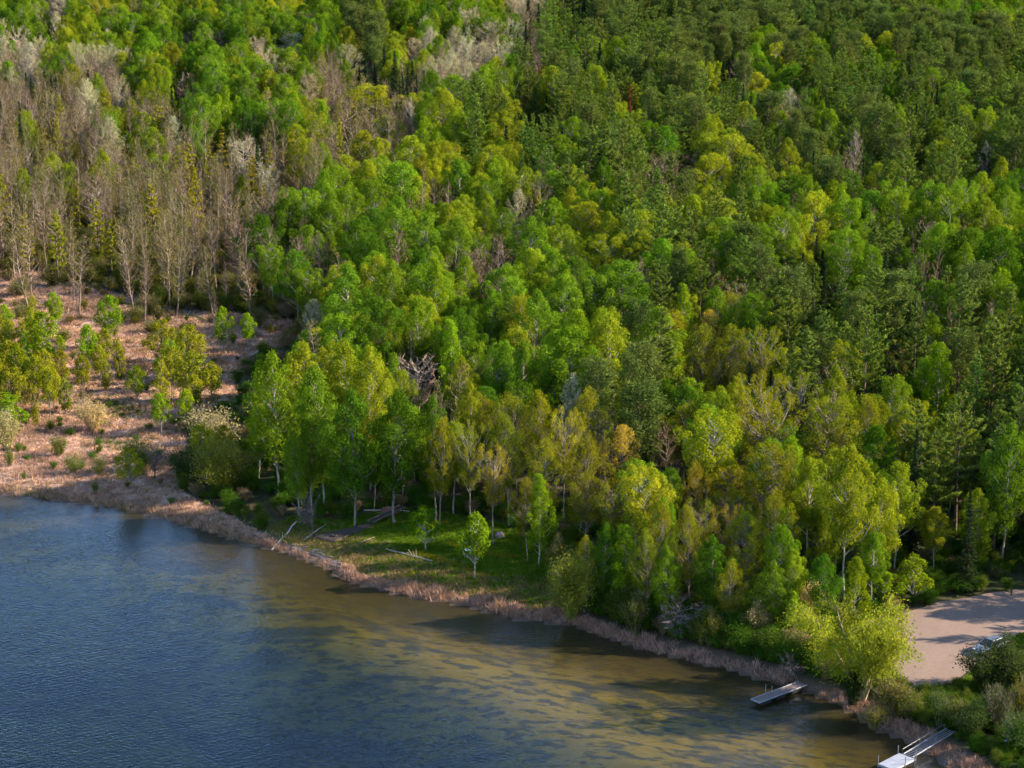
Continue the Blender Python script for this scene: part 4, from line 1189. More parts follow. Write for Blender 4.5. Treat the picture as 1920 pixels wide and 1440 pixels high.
EXTRA = {   # variants used once or twice
    'w2': ('willow', 1, (.150, .165, .018), GREY, 'willow_bush'), 'v2': ('shrub', 1, (.055, .110, .012), GREY, 'shrub'),
    't2': ('shrub', 3, (.085, .090, .040), GREY, 'shrub'), 'O2': ('shrub', 1, (.16, .14, .012), GREY, 'shrub'),
}
# what grows where the list above is silent: one letter per 60 px of the photograph, read at crown height (. = open)
GRID = ["gWYGGGGGGGGpGGGGBSSppppppppppGGG",
        "WGYWGGGGWGGpYWWWBPPPPppGpGpGpppP",
        "BBBBYGGGGYbBSBBGPPPPPpPGGPPGPPPP",
        "BbBYbBGgGYbbBYPPSPPPPPPPBPPPPPPP",
        "BbbBbbbBbbbbbYPYPSPPPPYPPPPPPPPP",
        "bbbbbbbbBbGGGGGYPGPPBYPPPpBPPPPP",
        "bbbbbbbbbGGGbGYGbYYPPPPGGGgGGGGG",
        "bbbbbbbbgGGGGGgbGYYPPPPGGGGPGGGG",
        "s.sssssssgGGGYbGGGGGPPGPPSPPPPgg",
        ".s.sss.ssgGGGGGGGgGPPYOPPPPPPPPg",
        "ys.s.ss..gGGYGgGGGgGPOOOPPPPPPPP",
        "yy.y.y...GGGGbGgGgggpOOPPPPPOGPP",
        "yy...y.gGGGGGGYOOOgpOOYYOOYGYPPP",
        "s.....sGGGGggOOOOOgOYGOOOYYGPPPP",
        "s.s.ssygggggOOOOOOOGGOOOYYYGPPPP",
        "......sgggggggOOOOOgOOOOGYYYgPPP",
        "........gg...g..gGOgGGOGGYYYggPP",
        ".................sgGGGOgGYYYYggg",
        "..................sgGGGsGGYsYgg.",
        "...................s.s.s....s..."]

def patch(x, y, s, ph=0.):
    """Smooth 0..1 patchiness over the ground."""
    return .5 + .5 * np.sin(x * s + 2.1 * np.sin(y * s * .7 + ph) + ph) * np.sin(y * s * 1.3 + 1.7 * np.sin(x * s * .8 + ph))

TREES = []      # dict per tree: code, x, y, z, H, R, yaw, proto index, label, ref, hero
OCC = {}
def near_ok(x, y, r):
    cx, cy = int(x // 6), int(y // 6)
    for i in range(cx - 1, cx + 2):
        for j in range(cy - 1, cy + 2):
            for (a, b, q) in OCC.get((i, j), ()):
                if (a - x) ** 2 + (b - y) ** 2 < (r + q) ** 2: return False
    return True
def occupy(x, y, r): OCC.setdefault((int(x // 6), int(y // 6)), []).append((x, y, r))

def solve_height(y, ytop):
    v = (720.0 - ytop) / FPX
    return CAMZ + y * (v * CP - SP) / (CP + v * SP)

for code, px, yt, w, hb, label, ref in T:
    fam, k0, colr, bark, nm = EXTRA[code] if code in EXTRA else (CODES[code][0], None, CODES[code][1], CODES[code][2], CODES[code][3])
    if hb > 100:
        g = at(px, hb); sdv = float(shore_dist(g[0], g[1])); z = float(terrain(g[0], g[1])); H = solve_height(g[1], yt) - z
    else:
        H = hb; g = at(px, yt, H)
        while float(shore_dist(g[0], g[1])) < 2.5 and H > 2.0:
            H -= .5; g = at(px, yt, H)
        z = float(terrain(g[0], g[1])); H = solve_height(g[1], yt) - z
    dep = project(g[0], g[1], z + H * .6)[2]
    R = w / FPX * float(dep) / 2
    protos = FAM[fam]
    if k0 is None:
        asp = R / H
        order = sorted(range(len(protos)), key=lambda i: abs(protos[i][3] / protos[i][2] - asp) + RS.rand() * .04)
        k0 = 0 if code == 'w' else order[0]
        if code == 'v': k0 = int(order[0] == 1 or RS.rand() < .5)
    TREES.append(dict(code=code, fam=fam, name=nm, color=colr, bark=bark, x=g[0], y=g[1], z=z, H=H, R=R, yaw=RS.rand() * 6.28, k=k0, label=label, ref=ref, hero=True))
    occupy(g[0], g[1], min(R * .6, 2.6))

HERO = [(q['y'], *(float(v) for v in project(q['x'], q['y'], q['z'] + q['H'])), q['R'], q['H']) for q in TREES]
HBOX = np.array([(y_, px_ - FPX * R_ / d_ * .75, px_ + FPX * R_ / d_ * .75, py_, py_ + FPX * H_ / d_ * .42) for y_, px_, py_, d_, R_, H_ in HERO])
def hides(x, y, z, H, R, low):
    """True if a tree here would stand in front of a tree, clearing or lot that the photograph shows open."""
    px_, py_, d_ = (float(v) for v in project(x, y, z + H)); w_, h_ = FPX * R / d_ * .8, FPX * H / d_ * .6
    b = HBOX[HBOX[:, 0] > y + .5]
    ox = np.minimum(b[:, 2], px_ + w_) - np.maximum(b[:, 1], px_ - w_); oy = np.minimum(b[:, 4], py_ + h_) - np.maximum(b[:, 3], py_)
    ov = np.maximum(ox, 0) * np.maximum(oy, 0) / ((b[:, 2] - b[:, 1]) * (b[:, 4] - b[:, 3]))
    if len(ov) and ov.max() > .16: return True
    sx, sy = np.array([px_, px_ - w_, px_ + w_, px_, px_]), np.array([py_, py_ + h_ * .5, py_ + h_ * .5, py_ + h_ * .5, py_ + h_])
    for poly in ([LOT_PX, BANK_PX, VERGE_PX] if low else [LOT_PX, BANK_PX, VERGE_PX, MEADOW_PX]):
        if poly_in(poly, sx, sy).any(): return True
    return False

cand = []
yy = 175.0
while yy < 1150:
    half = yy * .30 + 75
    sp = 2.6 if yy < 600 else 3.3
    for xx in np.arange(-half, half, sp):
        cand.append((xx + RS.uniform(-.5, .5) * sp, yy + RS.uniform(-.5, .5) * sp))
    yy += sp
cand = np.array(cand)
RS.shuffle(cand)
csd = shore_dist(cand[:, 0], cand[:, 1])
cz = terrain(cand[:, 0], cand[:, 1], csd)
open_ = poly_in(LOT, cand[:, 0], cand[:, 1]) | poly_in(BANK, cand[:, 0], cand[:, 1]) | poly_in(VERGE, cand[:, 0], cand[:, 1])
mead = poly_in(MEADOW, cand[:, 0], cand[:, 1])
ALT = {'G': 'gFGGGGBgGGbGYYZ', 'g': 'FgggggGG', 'Y': 'GGYYYYYZF', 'O': 'gGOOOOBOOOoY', 'P': 'GBSpPPPPPPPPPPPPpY', 'p': 'PPpppppS', 'b': 'sQBBBbbbbbbbBbQY', 'B': 'SbbbbBBBBBW', 'W': 'BWWG', 'S': 'SSP', 's': 'vsssBy', 'y': 'yyv'}
for (x, y), sdv, z, op, md in zip(cand, csd, cz, open_, mead):
    if sdv < 3.5 or op: continue
    jx, jy = RS.normal(0, 14, 2)
    bx, by, dep = project(x, y, z)
    c1 = None
    for hh in (12.5, 3.0):
        px, py, _ = project(x, y, z + hh)
        gi, gj = int((py + jy) // 60), int((px + jx) // 60)
        c1 = GRID[min(max(gi, 0), len(GRID) - 1)][min(max(gj, 0), 31)]
        if hh == 12.5 and c1 not in '.sy': break
        if hh == 3.0 and c1 not in '.sy': c1 = 's' if RS.rand() < .25 else '.'
    if md and c1 not in 'sy.b': continue
    if c1 == '.' and px > 1920: c1 = 'g'
    if c1 == '.': continue
    if c1 in 's' and RS.rand() < (.84 if md else .6): continue
    if c1 == 'y' and RS.rand() < .55: continue
    if md and c1 == 'b' and RS.rand() < .8: continue
    al = ALT.get(c1, c1); code = al[int(np.clip(float(patch(x, y, .075, ord(c1))) + RS.normal(0, .22), 0, .999) * len(al))]
    fam, colr, bark, nm, rad, (h0, h1), adj = CODES[code]
    rad = rad * RS.uniform(.85, 1.1)
    if not near_ok(x, y, rad): continue
    H = RS.uniform(h0, h1) * .94
    if y < 300: H *= .85 if code in 'GgYFOo' else 1
    k = RS.randint(len(FAM[fam]))
    pr = FAM[fam][k]
    R = pr[3] * H / pr[2] * RS.uniform(.78, 1.24)
    if hides(x, y, float(z), H, R, code in 'stdyvbB'): continue
    TREES.append(dict(code=code, fam=fam, name=nm, color=colr, bark=bark, x=x, y=y, z=float(z), H=H, R=R, yaw=RS.rand() * 6.28, k=k, label=None, ref=None, hero=False))
    occupy(x, y, rad)

for tr in TREES:
    tr['px'], tr['py'], dep = (float(v) for v in project(tr['x'], tr['y'], tr['z'] + tr['H'] * .7))
    tr['top'] = float(project(tr['x'], tr['y'], tr['z'] + tr['H'])[1])
    tr['size'] = FPX * tr['H'] / dep
    tr['wpx'] = 2 * FPX * tr['R'] / dep
    tr['inview'] = -30 < tr['px'] < 1950 and -10 < tr['py'] < 1460
    j = RS.normal(0, 1, 3) * np.array([.05, .03, .08]) + RS.normal(0, .10)
    tr['col'] = tuple(float(np.clip(c * (1 + j[i]), .004, .9)) for i, c in enumerate(tr['color']))

# rough visibility: nearest first, a coarse picture of crowns
cov = {}
for tr in sorted(TREES, key=lambda q: q['y']):
    seen = 0; tot = 0
    x0, x1, y0, y1 = tr['px'] - tr['wpx'] * .45, tr['px'] + tr['wpx'] * .45, tr['top'], tr['top'] + tr['size'] * .65
    for gx_ in range(int(x0 // 12), int(x1 // 12) + 1):
        for gy_ in range(int(y0 // 12), int(y1 // 12) + 1):
            tot += 1
            if cov.get((gx_, gy_), 0) < 1.0: seen += 1
            cov[(gx_, gy_)] = cov.get((gx_, gy_), 0) + (.3 if tr['fam'] in ('bare', 'barely', 'bud') else .8)
    tr['vis'] = seen * 144 if tr['inview'] else 0

LIMIT = 285
by_name = {}
for tr in TREES: by_name.setdefault(tr['name'], []).append(tr)
single, mass = [], []
for nm, L in by_name.items():
    L.sort(key=lambda q: (not q['hero'], -q['vis']))
    for i, tr in enumerate(L):
        if tr['hero'] or (i < LIMIT and tr['vis'] > 500): single.append(tr)
        else: mass.append(tr)

# labels for trees that carry none: what they look like and where they stand from a tree one can find
REFS = [q for q in TREES if q['ref']]
NOUN = {'aspen_tree': 'tree', 'poplar_tree': 'poplar', 'maple_tree': 'maple', 'budding_tree': 'tree', 'bare_tree': 'tree', 'pine_tree': 'pine', 'spruce_tree': 'spruce', 'shrub': 'shrub', 'sapling': 'sapling', 'dead_tree': 'tree'}
ORD = ['first', 'second', 'third', 'fourth', 'fifth', 'sixth', 'seventh', 'eighth', 'ninth', 'tenth', 'eleventh', 'twelfth', 'thirteenth', 'fourteenth', 'fifteenth', 'sixteenth', 'seventeenth', 'eighteenth', 'nineteenth', 'twentieth']
ORD += ['twenty-' + o_ for o_ in ORD[:9]] + ['thirtieth'] + ['thirty-' + o_ for o_ in ORD[:9]] + ['fortieth'] + ['forty-' + o_ for o_ in ORD[:9]]
buckets = {}
for tr in single:
    if tr['hero']: continue
    r = min(REFS, key=lambda q: (q['px'] - tr['px']) ** 2 + ((q['py'] - tr['py']) * 1.3) ** 2)
    dx, dy = tr['px'] - r['px'], tr['py'] - r['py']
    side = ('right of' if dx > 0 else 'left of') if abs(dx) > abs(dy) else ('in front of' if dy > 0 else 'behind')
    buckets.setdefault((CODES[tr['code']][6], NOUN[tr['name']], side, r['ref']), []).append((dx * dx + dy * dy, id(tr), tr))
for (adj, noun, side, ref), L in buckets.items():
    L.sort(key=lambda q: q[:2])
    for i, (_, _, tr) in enumerate(L):
        tr['label'] = f"{adj} {noun}, {ORD[min(i, len(ORD) - 1)]} {side} the {ref}" if len(L) > 1 else f"{adj} {noun} {side} the {ref}"

GROUPS = {'aspen_tree': 'leafy green trees of the wood', 'poplar_tree': 'slender poplars of the wood', 'maple_tree': 'golden maples of the wood', 'budding_tree': 'pale budding trees', 'bare_tree': 'leafless trees of the wood',
          'pine_tree': 'pines on the slope', 'spruce_tree': 'narrow spruces', 'shrub': 'shrubs of meadow and shore', 'sapling': 'young trees of the meadow', 'dead_tree': 'dead trees', 'willow_tree': 'willows', 'willow_bush': 'willow bushes by the shore'}
CATS = {'willow_bush': 'bush', 'shrub': 'shrub', 'sapling': 'young tree'}
for tr in single:
    tm, cm, H0, R0 = FAM[tr['fam']][tr['k']]
    root = empty(tr['name'], (tr['x'], tr['y'], tr['z'] - .08), tr['yaw'])
    s = tr['R'] / R0
    root.scale = (s, s, tr['H'] / H0)
    tag(root, tr['label'], CATS.get(tr['name'], 'tree'), GROUPS[tr['name']])
    link('stem' if tm.name.startswith('stem') else 'trunk', tm, root, tr['bark'])
    link('foliage' if cm.name.startswith('foliage') else 'crown', cm, root, tr['col'])

# ------------------------------------------------------------------ masses nobody could count: geometry nodes over points
def scatter(name, label, protos, pts, rot, scl, pick, tint=None):
    """One object: an instance of protos[pick] on each point."""
    c = bpy.data.collections.new(name + '_kinds')
    for i, (pn, me, colr) in enumerate(protos):
        o_ = bpy.data.objects.new('%03d_%s' % (i, pn), me); o_.color = (*colr, 1); c.objects.link(o_)
    me = bpy.data.meshes.new(name)
    n = len(pts)
    me.vertices.add(n); me.vertices.foreach_set('co', np.asarray(pts, np.float32).ravel())
    for k, ty, v in (('rot', 'FLOAT_VECTOR', rot), ('scl', 'FLOAT_VECTOR', scl)):
        me.attributes.new(k, ty, 'POINT').data.foreach_set('vector', np.asarray(v, np.float32).ravel())
    me.attributes.new('pick', 'INT', 'POINT').data.foreach_set('value', np.asarray(pick, np.int32))
    if tint is None: tint = np.array([p[2] for p in protos])[np.asarray(pick)] * RS.uniform(.85, 1.15, (n, 1))
    me.attributes.new('tint', 'FLOAT_VECTOR', 'POINT').data.foreach_set('vector', np.asarray(tint, np.float32).ravel())
    o_ = link(name, me, None, (0, 0, 0))
    g = bpy.data.node_groups.new(name, 'GeometryNodeTree')
    g.interface.new_socket('Geometry', in_out='INPUT', socket_type='NodeSocketGeometry')
    g.interface.new_socket('Geometry', in_out='OUTPUT', socket_type='NodeSocketGeometry')
    gi, go = g.nodes.new('NodeGroupInput'), g.nodes.new('NodeGroupOutput')
    ci = g.nodes.new('GeometryNodeCollectionInfo'); ci.inputs['Collection'].default_value = c; ci.inputs['Separate Children'].default_value = True; ci.inputs['Reset Children'].default_value = True
    ip = g.nodes.new('GeometryNodeInstanceOnPoints'); ip.inputs['Pick Instance'].default_value = True
    def na(nm, ty):
        a = g.nodes.new('GeometryNodeInputNamedAttribute'); a.data_type = ty; a.inputs['Name'].default_value = nm
        return a.outputs['Attribute']
    e2r = g.nodes.new('FunctionNodeEulerToRotation')
    g.links.new(na('rot', 'FLOAT_VECTOR'), e2r.inputs[0])
    g.links.new(gi.outputs[0], ip.inputs['Points']); g.links.new(ci.outputs[0], ip.inputs['Instance']); g.links.new(na('pick', 'INT'), ip.inputs['Instance Index'])
    g.links.new(e2r.outputs[0], ip.inputs['Rotation']); g.links.new(na('scl', 'FLOAT_VECTOR'), ip.inputs['Scale'])
    g.links.new(ip.outputs[0], go.inputs[0])
    md = o_.modifiers.new('scatter', 'NODES'); md.node_group = g
    return tag(o_, label, kind='stuff')

# trees beyond the counted ones: trunk and crown prototypes in a few tones of their kind
protos, key = [], {}
P_, R_, S_, K_, C_ = [], [], [], [], []
for tr in mass:
    kk = (tr['fam'], tr['k'])
    if kk not in key:
        tm, cm, H0, R0 = FAM[tr['fam']][tr['k']]
        key[kk] = len(protos)
        protos.append(('trunk', tm, tr['bark']))
        protos.append(('crown', cm, tr['col']))
    tm, cm, H0, R0 = FAM[tr['fam']][tr['k']]
    for d in (0, 1):
        P_.append((tr['x'], tr['y'], tr['z'] - .08)); R_.append((0, 0, tr['yaw'])); S_.append((tr['R'] / R0, tr['R'] / R0, tr['H'] / H0)); K_.append(key[kk] + d); C_.append(tr['col'] if d else tr['bark'])
scatter('background_forest', 'dense mixed spring forest filling in behind the trees one can count', protos, P_, R_, S_, K_, C_)
print('TREES', len(TREES), 'single', len(single), 'mass', len(mass), {k: sum(1 for q in single if q['name'] == k) for k in by_name}, 'protos', len(protos))

def tuft(seed, n, h, spread, wid, lean, mat, name):
    rng = np.random.RandomState(seed)
    b = np.column_stack([rng.normal(0, spread, (n, 2)), np.zeros(n)])
    d = unit(np.column_stack([rng.normal(0, lean, (n, 2)), np.ones(n)]))
    l = h * rng.uniform(.55, 1.15, n)[:, None]
    sd_ = unit(np.cross(d, rng.normal(0, 1, (n, 3)))) * wid * rng.uniform(.7, 1.3, n)[:, None]
    tip = b + d * l + np.column_stack([rng.normal(0, lean * .5, (n, 2)), np.zeros(n)]) * l
    v = np.stack([b - sd_, b + sd_, b + d * l * .6 + sd_ * .7, tip, b + d * l * .6 - sd_ * .7], 1).reshape(-1, 3)
    f = np.arange(5 * n).reshape(-1, 5)
    return mesh_np(name, v, f, mat, np.repeat(rng.rand(n), 5))

def points_in(poly, dens):
    p = np.array(poly); x0, y0 = p.min(0); x1, y1 = p.max(0)
    n = int((x1 - x0) * (y1 - y0) * dens)
    x, y = RS.uniform(x0, x1, n), RS.uniform(y0, y1, n)
    m = poly_in(poly, x, y)
    return x[m], y[m]

def do_scatter(name, label, protos, x, y, pick, s0, s1, tilt=.0, dz=0., grow=1.0):
    z = terrain(x, y) + dz; n = len(x)
    s = RS.uniform(s0, s1, n) * grow
    scatter(name, label, protos, np.column_stack([x, y, z]), np.column_stack([RS.normal(0, tilt, n), RS.normal(0, tilt, n), RS.uniform(0, 6.28, n)]), np.column_stack([s, s, s * RS.uniform(.7, 1.2, n)]), pick)

# dry grass of the meadow
x, y = points_in(MEADOW, 2.2)
ok = (shore_dist(x, y) > .8) & (x > -110)
x, y = x[ok], y[ok]
gr = patch(x, y, .16, 1.) + RS.normal(0, .15, len(x))
pick = np.where(gr > .90, 2, np.where(gr > .45, 0, 1)); pick = np.where((RS.rand(len(x)) < .10), 3, pick)
do_scatter('dry_grass', 'flattened pinkish straw grass covering the marsh meadow',
           [('grass', tuft(1, 26, .42, .30, .022, .75, GRASSM, 'grass'), (.56, .37, .285)), ('grass', tuft(2, 26, .55, .34, .022, .65, GRASSM, 'grass'), (.40, .245, .185)),
            ('grass', tuft(3, 26, .45, .30, .022, .5, GRASSM, 'grass'), (.085, .12, .018)), ('grass', tuft(4, 20, .8, .25, .02, .35, GRASSM, 'grass'), (.24, .17, .09))], x, y, pick, .7, 1.5)
# green grass of the bank and verge
x, y = points_in(BANK, 9); x2, y2 = points_in(VERGE, 7)
x, y = np.concatenate([x, x2]), np.concatenate([y, y2])
s_ = shore_dist(x, y); ok = s_ > 1.2
x, y, s_ = x[ok], y[ok], s_[ok]
gr = patch(x, y, .35, 2.)
pick = np.where(gr > .93, 1, 0); pick = np.where((RS.rand(len(x)) < .62 - s_ * .06), 2, pick)
do_scatter('bank_grass', 'short green grass with yellowish patches on the shore bank',
           [('grass', tuft(5, 26, .26, .22, .02, .55, GRASSM, 'grass'), (.095, .165, .012)), ('grass', tuft(6, 26, .28, .22, .02, .5, GRASSM, 'grass'), (.20, .20, .015)), ('grass', tuft(7, 24, .4, .24, .02, .6, GRASSM, 'grass'), (.27, .19, .095))], x, y, pick, .7, 1.4)
# reeds along the water's edge
L = np.cumsum([0] + [np.hypot(*(SH[i + 1] - SH[i])) for i in range(len(SH) - 1)])
def along_shore(i0, i1, dens, a, b):
    n = int((L[i1] - L[i0]) * (b - a) * dens)
    q = RS.uniform(L[i0], L[i1], n)
    px_, py_ = np.interp(q, L, SH[:, 0]), np.interp(q, L, SH[:, 1])
    tx, ty = np.interp(q + .5, L, SH[:, 0]) - px_, np.interp(q + .5, L, SH[:, 1]) - py_
    k = np.hypot(tx, ty); off = RS.uniform(a, b, n)
    return px_ - ty / k * off, py_ + tx / k * off, q, off
qpx = {i: project(SH[i][0], SH[i][1], 0)[0] for i in range(len(SH))}
i0 = 1; i1 = len(SH) - 2
x, y, q, off = along_shore(i0, i1, 9, -.9, 5.5)
ppx = project(x, y, 0 * x)[0]
wid = np.interp(ppx, [-300, 300, 480, 560, 640, 700, 900, 1060, 1072, 1090, 1200, 1400, 1500, 1560, 1640, 1750, 1900], [1.4, 1.5, 1.2, .8, 1.4, 2.5, 3.0, 3.2, .4, 2.2, 2.8, 1.7, .5, 1.2, 2.3, 2.8, 4.6]) * (.35 + .8 * patch(x, y, .5) * patch(x, y, .23, 2.))
keep = (off < wid) & (off > -.25 - .65 * patch(x, y, .8, 3.)) & (RS.rand(len(x)) < .25 + .9 * patch(x, y, .42, 5.)) & ~((ppx > 1495) & (ppx < 1535))
x, y, off, ppx = x[keep], y[keep], off[keep], ppx[keep]
pick = RS.randint(0, 3, len(x)); pick = np.where((ppx < 480) & (RS.rand(len(x)) < .5), 3, pick)
do_scatter('reeds', 'strip of dry pinkish brown reeds along the edge of the lake',
           [('reed', tuft(11, 30, .9, .24, .020, .26, GRASSM, 'reed'), (.45, .285, .225)), ('reed', tuft(12, 30, .8, .28, .020, .40, GRASSM, 'reed'), (.32, .195, .145)), ('reed', tuft(13, 28, .6, .30, .022, .8, GRASSM, 'reed'), (.37, .23, .18)),
            ('reed', tuft(14, 24, .5, .28, .02, .6, GRASSM, 'reed'), (.26, .20, .085))], x, y, pick, .65, 1.25, .05, 0., .62 + .6 * patch(x, y, .33, 4.))
# undergrowth
def wild(n, y0, y1):
    y = RS.uniform(y0, y1, n); x = RS.uniform(-1, 1, n) * (y * .27 + 25)
    return x, y
x, y = wild(26000, 185, 620)
x2, y2, _, _ = along_shore(i0, i1, 1.1, 2.4, 15)
x, y = np.concatenate([x, x2]), np.concatenate([y, y2])
n = len(x)
sdv = shore_dist(x, y)
bpx, bpy_, _ = project(x, y, terrain(x, y))
ok = (sdv > 2.2) & ~poly_in(LOT, x, y) & ~poly_in(BANK, x, y) & ~poly_in(VERGE, x, y) & ~(poly_in(MEADOW, x, y) & (RS.rand(n) < .86)) & ((patch(x, y, .09) > .25) | (sdv < 14) | (bpx < 640))
ok &= ~((np.arange(n) >= 26000) & (bpx < 1040) & (bpx > 440)) & ~((bpx < 440) & (sdv < 14) & (np.arange(n) >= 26000))
x, y, sdv, bpx, bpy_ = x[ok], y[ok], sdv[ok], bpx[ok], bpy_[ok]
left = (bpx < 640) & (bpy_ < 660)
pick = np.where(left, RS.choice([1, 1, 2, 3, 4, 6], len(x)), RS.choice([0, 0, 2, 5, 5, 4], len(x)))
pick = np.where((bpx > 1560) & (bpy_ > 1150), RS.choice([0, 0, 5, 2], len(x)), pick)
SHR = FAM['shrub']
scl0 = RS.uniform(.28, .62, len(x)) * np.where(left, 1.35, 1.0) * np.where((bpx > 1040) & (sdv < 16), np.where((bpx > 1600) & (bpy_ > 1200), .75, RS.uniform(.9, 1.7, len(x))), 1.0) * np.where(poly_in(MEADOW, x, y), .6, 1.0)
z = terrain(x, y)
scatter('undergrowth', 'low mixed green and brown undergrowth beneath the trees',
        [('bush', SHR[0][1], (.050, .100, .012)), ('bush', SHR[1][1], (.125, .125, .024)), ('bush', SHR[2][1], (.085, .115, .018)), ('bush', SHR[3][1], (.17, .14, .050)), ('bush', SHR[0][1], (.20, .15, .09)), ('bush', SHR[3][1], (.055, .125, .012)), ('bush', SHR[2][1], (.16, .16, .022))],
        np.column_stack([x, y, z]), np.column_stack([0 * x, 0 * x, RS.uniform(0, 6.28, len(x))]), np.column_stack([scl0 * 1.1, scl0 * 1.1, scl0]), pick)

# ------------------------------------------------------------------ small built things
def box_mesh(name, size, material, bevel=0.0, taper=None):
    bm = bmesh.new()
    bmesh.ops.create_cube(bm, size=1.0)
    for v in bm.verts: v.co = Vector((v.co.x * size[0], v.co.y * size[1], v.co.z * size[2]))
    if bevel: bmesh.ops.bevel(bm, geom=bm.edges[:], offset=bevel, segments=1, affect='EDGES')
    me = bpy.data.meshes.new(name); bm.to_mesh(me); bm.free(); me.materials.append(material)
    me.polygons.foreach_set('use_smooth', np.zeros(len(me.polygons), bool))
    return me

def put(name, me, parent, loc, rot=(0, 0, 0)):
    o_ = link(name, me, parent); o_.location = loc; o_.rotation_euler = rot
    return o_

def tube_mesh(name, pts, radii, material, sides=8, caps=True):
    tb = Tubes(); tb.add(pts, radii, sides)
    v = np.concatenate(tb.v); f = np.concatenate(tb.f); k = len(pts)
    me = bpy.data.meshes.new(name)
    fl = [tuple(q) for q in f]
    if caps: fl += [tuple(range(sides))[::-1], tuple(range((k - 1) * sides, k * sides))]
    me.from_pydata([tuple(p) for p in v], [], fl); me.update(); me.materials.append(material)
    return me

grey_wood = simple_mat('weathered_planks', (.155, .118, .108), .85, .35, 2.5)
dark_wood = simple_mat('dark_old_wood', (.062, .046, .036), .9, .4, 2.0)
white_metal = simple_mat('white_aluminium', (.27, .27, .30), .45, .08, 2.0, .3)  # white rails toned down, shade put into their colour
galv = simple_mat('galvanised_steel', (.24, .24, .26), .45, .15, 3.0, .6)
white_panel = simple_mat('white_deck_panel', (.25, .26, .30), .6, .10, 1.2)  # white panels, the shade over the platform put into a bluish grey
drift = simple_mat('driftwood', (.36, .28, .25), .9, .35, 2.5)
birch_log = simple_mat('pale_log', (.45, .40, .35), .85, .2, 3.0)
blackrub = simple_mat('black_rubber', (.02, .02, .022), .7, .2, 4.0)
blue_pl = simple_mat('blue_plastic', (.03, .10, .30), .5, .2, 2.0)
sil = simple_mat('silver_paint', (.20, .22, .27), .28, .04, 1.0, .55, .5)
glass_d = simple_mat('dark_glass', (.015, .02, .028), .08, .1, 1.0, 0, .6)
lampm = simple_mat('headlight_glass', (.75, .77, .80), .15, .05, 1.0, .2, .6)
white_p = simple_mat('white_paint', (.72, .72, .70), .5, .08, 2.0)
rockm = simple_mat('purple_grey_stone', (.17, .12, .135), .9, .4, 1.5)
rust_m = simple_mat('dead_leaf_brown', (.18, .10, .055), .95, .4, 1.5)

def frame(a, b, c):
    """Deck frame from three corners seen in the photo: a-b is the near end, b-c the long side. Returns origin, yaw, length, width."""
    a, b, c = (np.array(q[:2]) for q in (a, b, c))
    d = c - b; ln = float(np.linalg.norm(d)); yaw = math.atan2(d[1], d[0])
    nrm = np.array([-d[1], d[0]]) / ln
    wd = float(np.dot(a - b, nrm))
    return b, yaw, ln, wd

# first dock: planked deck in a white frame
org, yaw, ln, wd = frame(at(1407.6, 1310.5, 0, .55), at(1423.6, 1317.5, 0, .55), at(1514, 1283.7, 0, .55))
wd = max(wd, 1.3)
dock = tag(empty('boat_dock', (org[0], org[1], .55), yaw), 'narrow floating dock of grey planks edged in white at the boat launch', 'dock')
n = int(ln / .155); pl = box_mesh('plank', (.135, wd - .18, .04), grey_wood, .006)
for i in range(n): put('plank', pl, dock, (.13 + i * (ln - .2) / n, wd / 2, .0 + RS.uniform(-.004, .004)), (0, 0, RS.normal(0, .006)))
rail = box_mesh('edge_rail', (ln, .09, .13), white_metal, .015)
put('edge_rail', rail, dock, (ln / 2, .04, .0)); put('edge_rail', rail, dock, (ln / 2, wd - .04, .0))
endr = box_mesh('end_rail', (.09, wd - .17, .128), white_metal, .015)
put('end_rail', endr, dock, (.045, wd / 2, .0))
flt = box_mesh('float', (1.5, wd - .25, .42), blackrub, .05)
for q in (.12, .42, .72): put('float', flt, dock, (ln * q + .5, wd / 2, -.33))
post = tube_mesh('post', [(0, 0, -1.6), (0, 0, 1.0)], [.035, .035], galv)
for q in (.32, .45): put('post', post, dock, (ln * q, wd + .06, -.45 if q > .4 else 0.05))

# second dock: white platform and an open metal ramp to the shore
A, B, C_ = at(1646, 1432, 0, .6), at(1686, 1411.5, 0, .6), at(1718, 1421.5, 0, .6)
D = B[:2] - A[:2]; pl_len = float(np.linalg.norm(D)); yaw2 = math.atan2(D[1], D[0]); pw = float(np.linalg.norm(C_[:2] - B[:2]))
plat = tag(empty('swim_dock', (A[0], A[1], .6), yaw2), 'white panelled dock platform with a slatted metal ramp to the reeds', 'dock')
pan = box_mesh('panel', (pl_len / 2 - .03, pw / 2 - .03, .06), white_panel, .012)
for i in (0, 1):
    for j in (0, 1): put('panel', pan, plat, (pl_len * (.25 + .5 * i), -pw * (.25 + .5 * j), .0))
put('platform_frame', box_mesh('platform_frame', (pl_len + .08, pw + .08, .16), galv, .02), plat, (pl_len / 2, -pw / 2, -.12))
leg = tube_mesh('post', [(0, 0, -2.2), (0, 0, .85)], [.04, .04], galv)
for lx, ly in ((.15, .07), (pl_len - .1, .07), (.5 * pl_len, -pw - .07), (pl_len - .15, -pw - .07)): put('post', leg, plat, (lx, ly, 0))
r0, r1 = at(1703, 1417, 0, .6), at(1784, 1368, 0, .95)
rl = float(np.linalg.norm(r1[:2] - r0[:2])); ry = math.atan2(r1[1] - r0[1], r1[0] - r0[0]) - yaw2
ramp_ = empty('ramp', (0, 0, 0)); ramp_.parent = plat
loc = Matrix.Rotation(-yaw2, 3, 'Z') @ Vector((r0[0] - A[0], r0[1] - A[1], 0)); ramp_.location = loc; ramp_.rotation_euler = (0, -math.atan2(.35, rl), ry)
side = box_mesh('side_rail', (rl, .07, .12), white_metal, .01)
for sy in (-.55, .55): put('side_rail', side, ramp_, (rl / 2, sy, .05))
slat = box_mesh('slat', (.09, 1.02, .03), galv, .005)
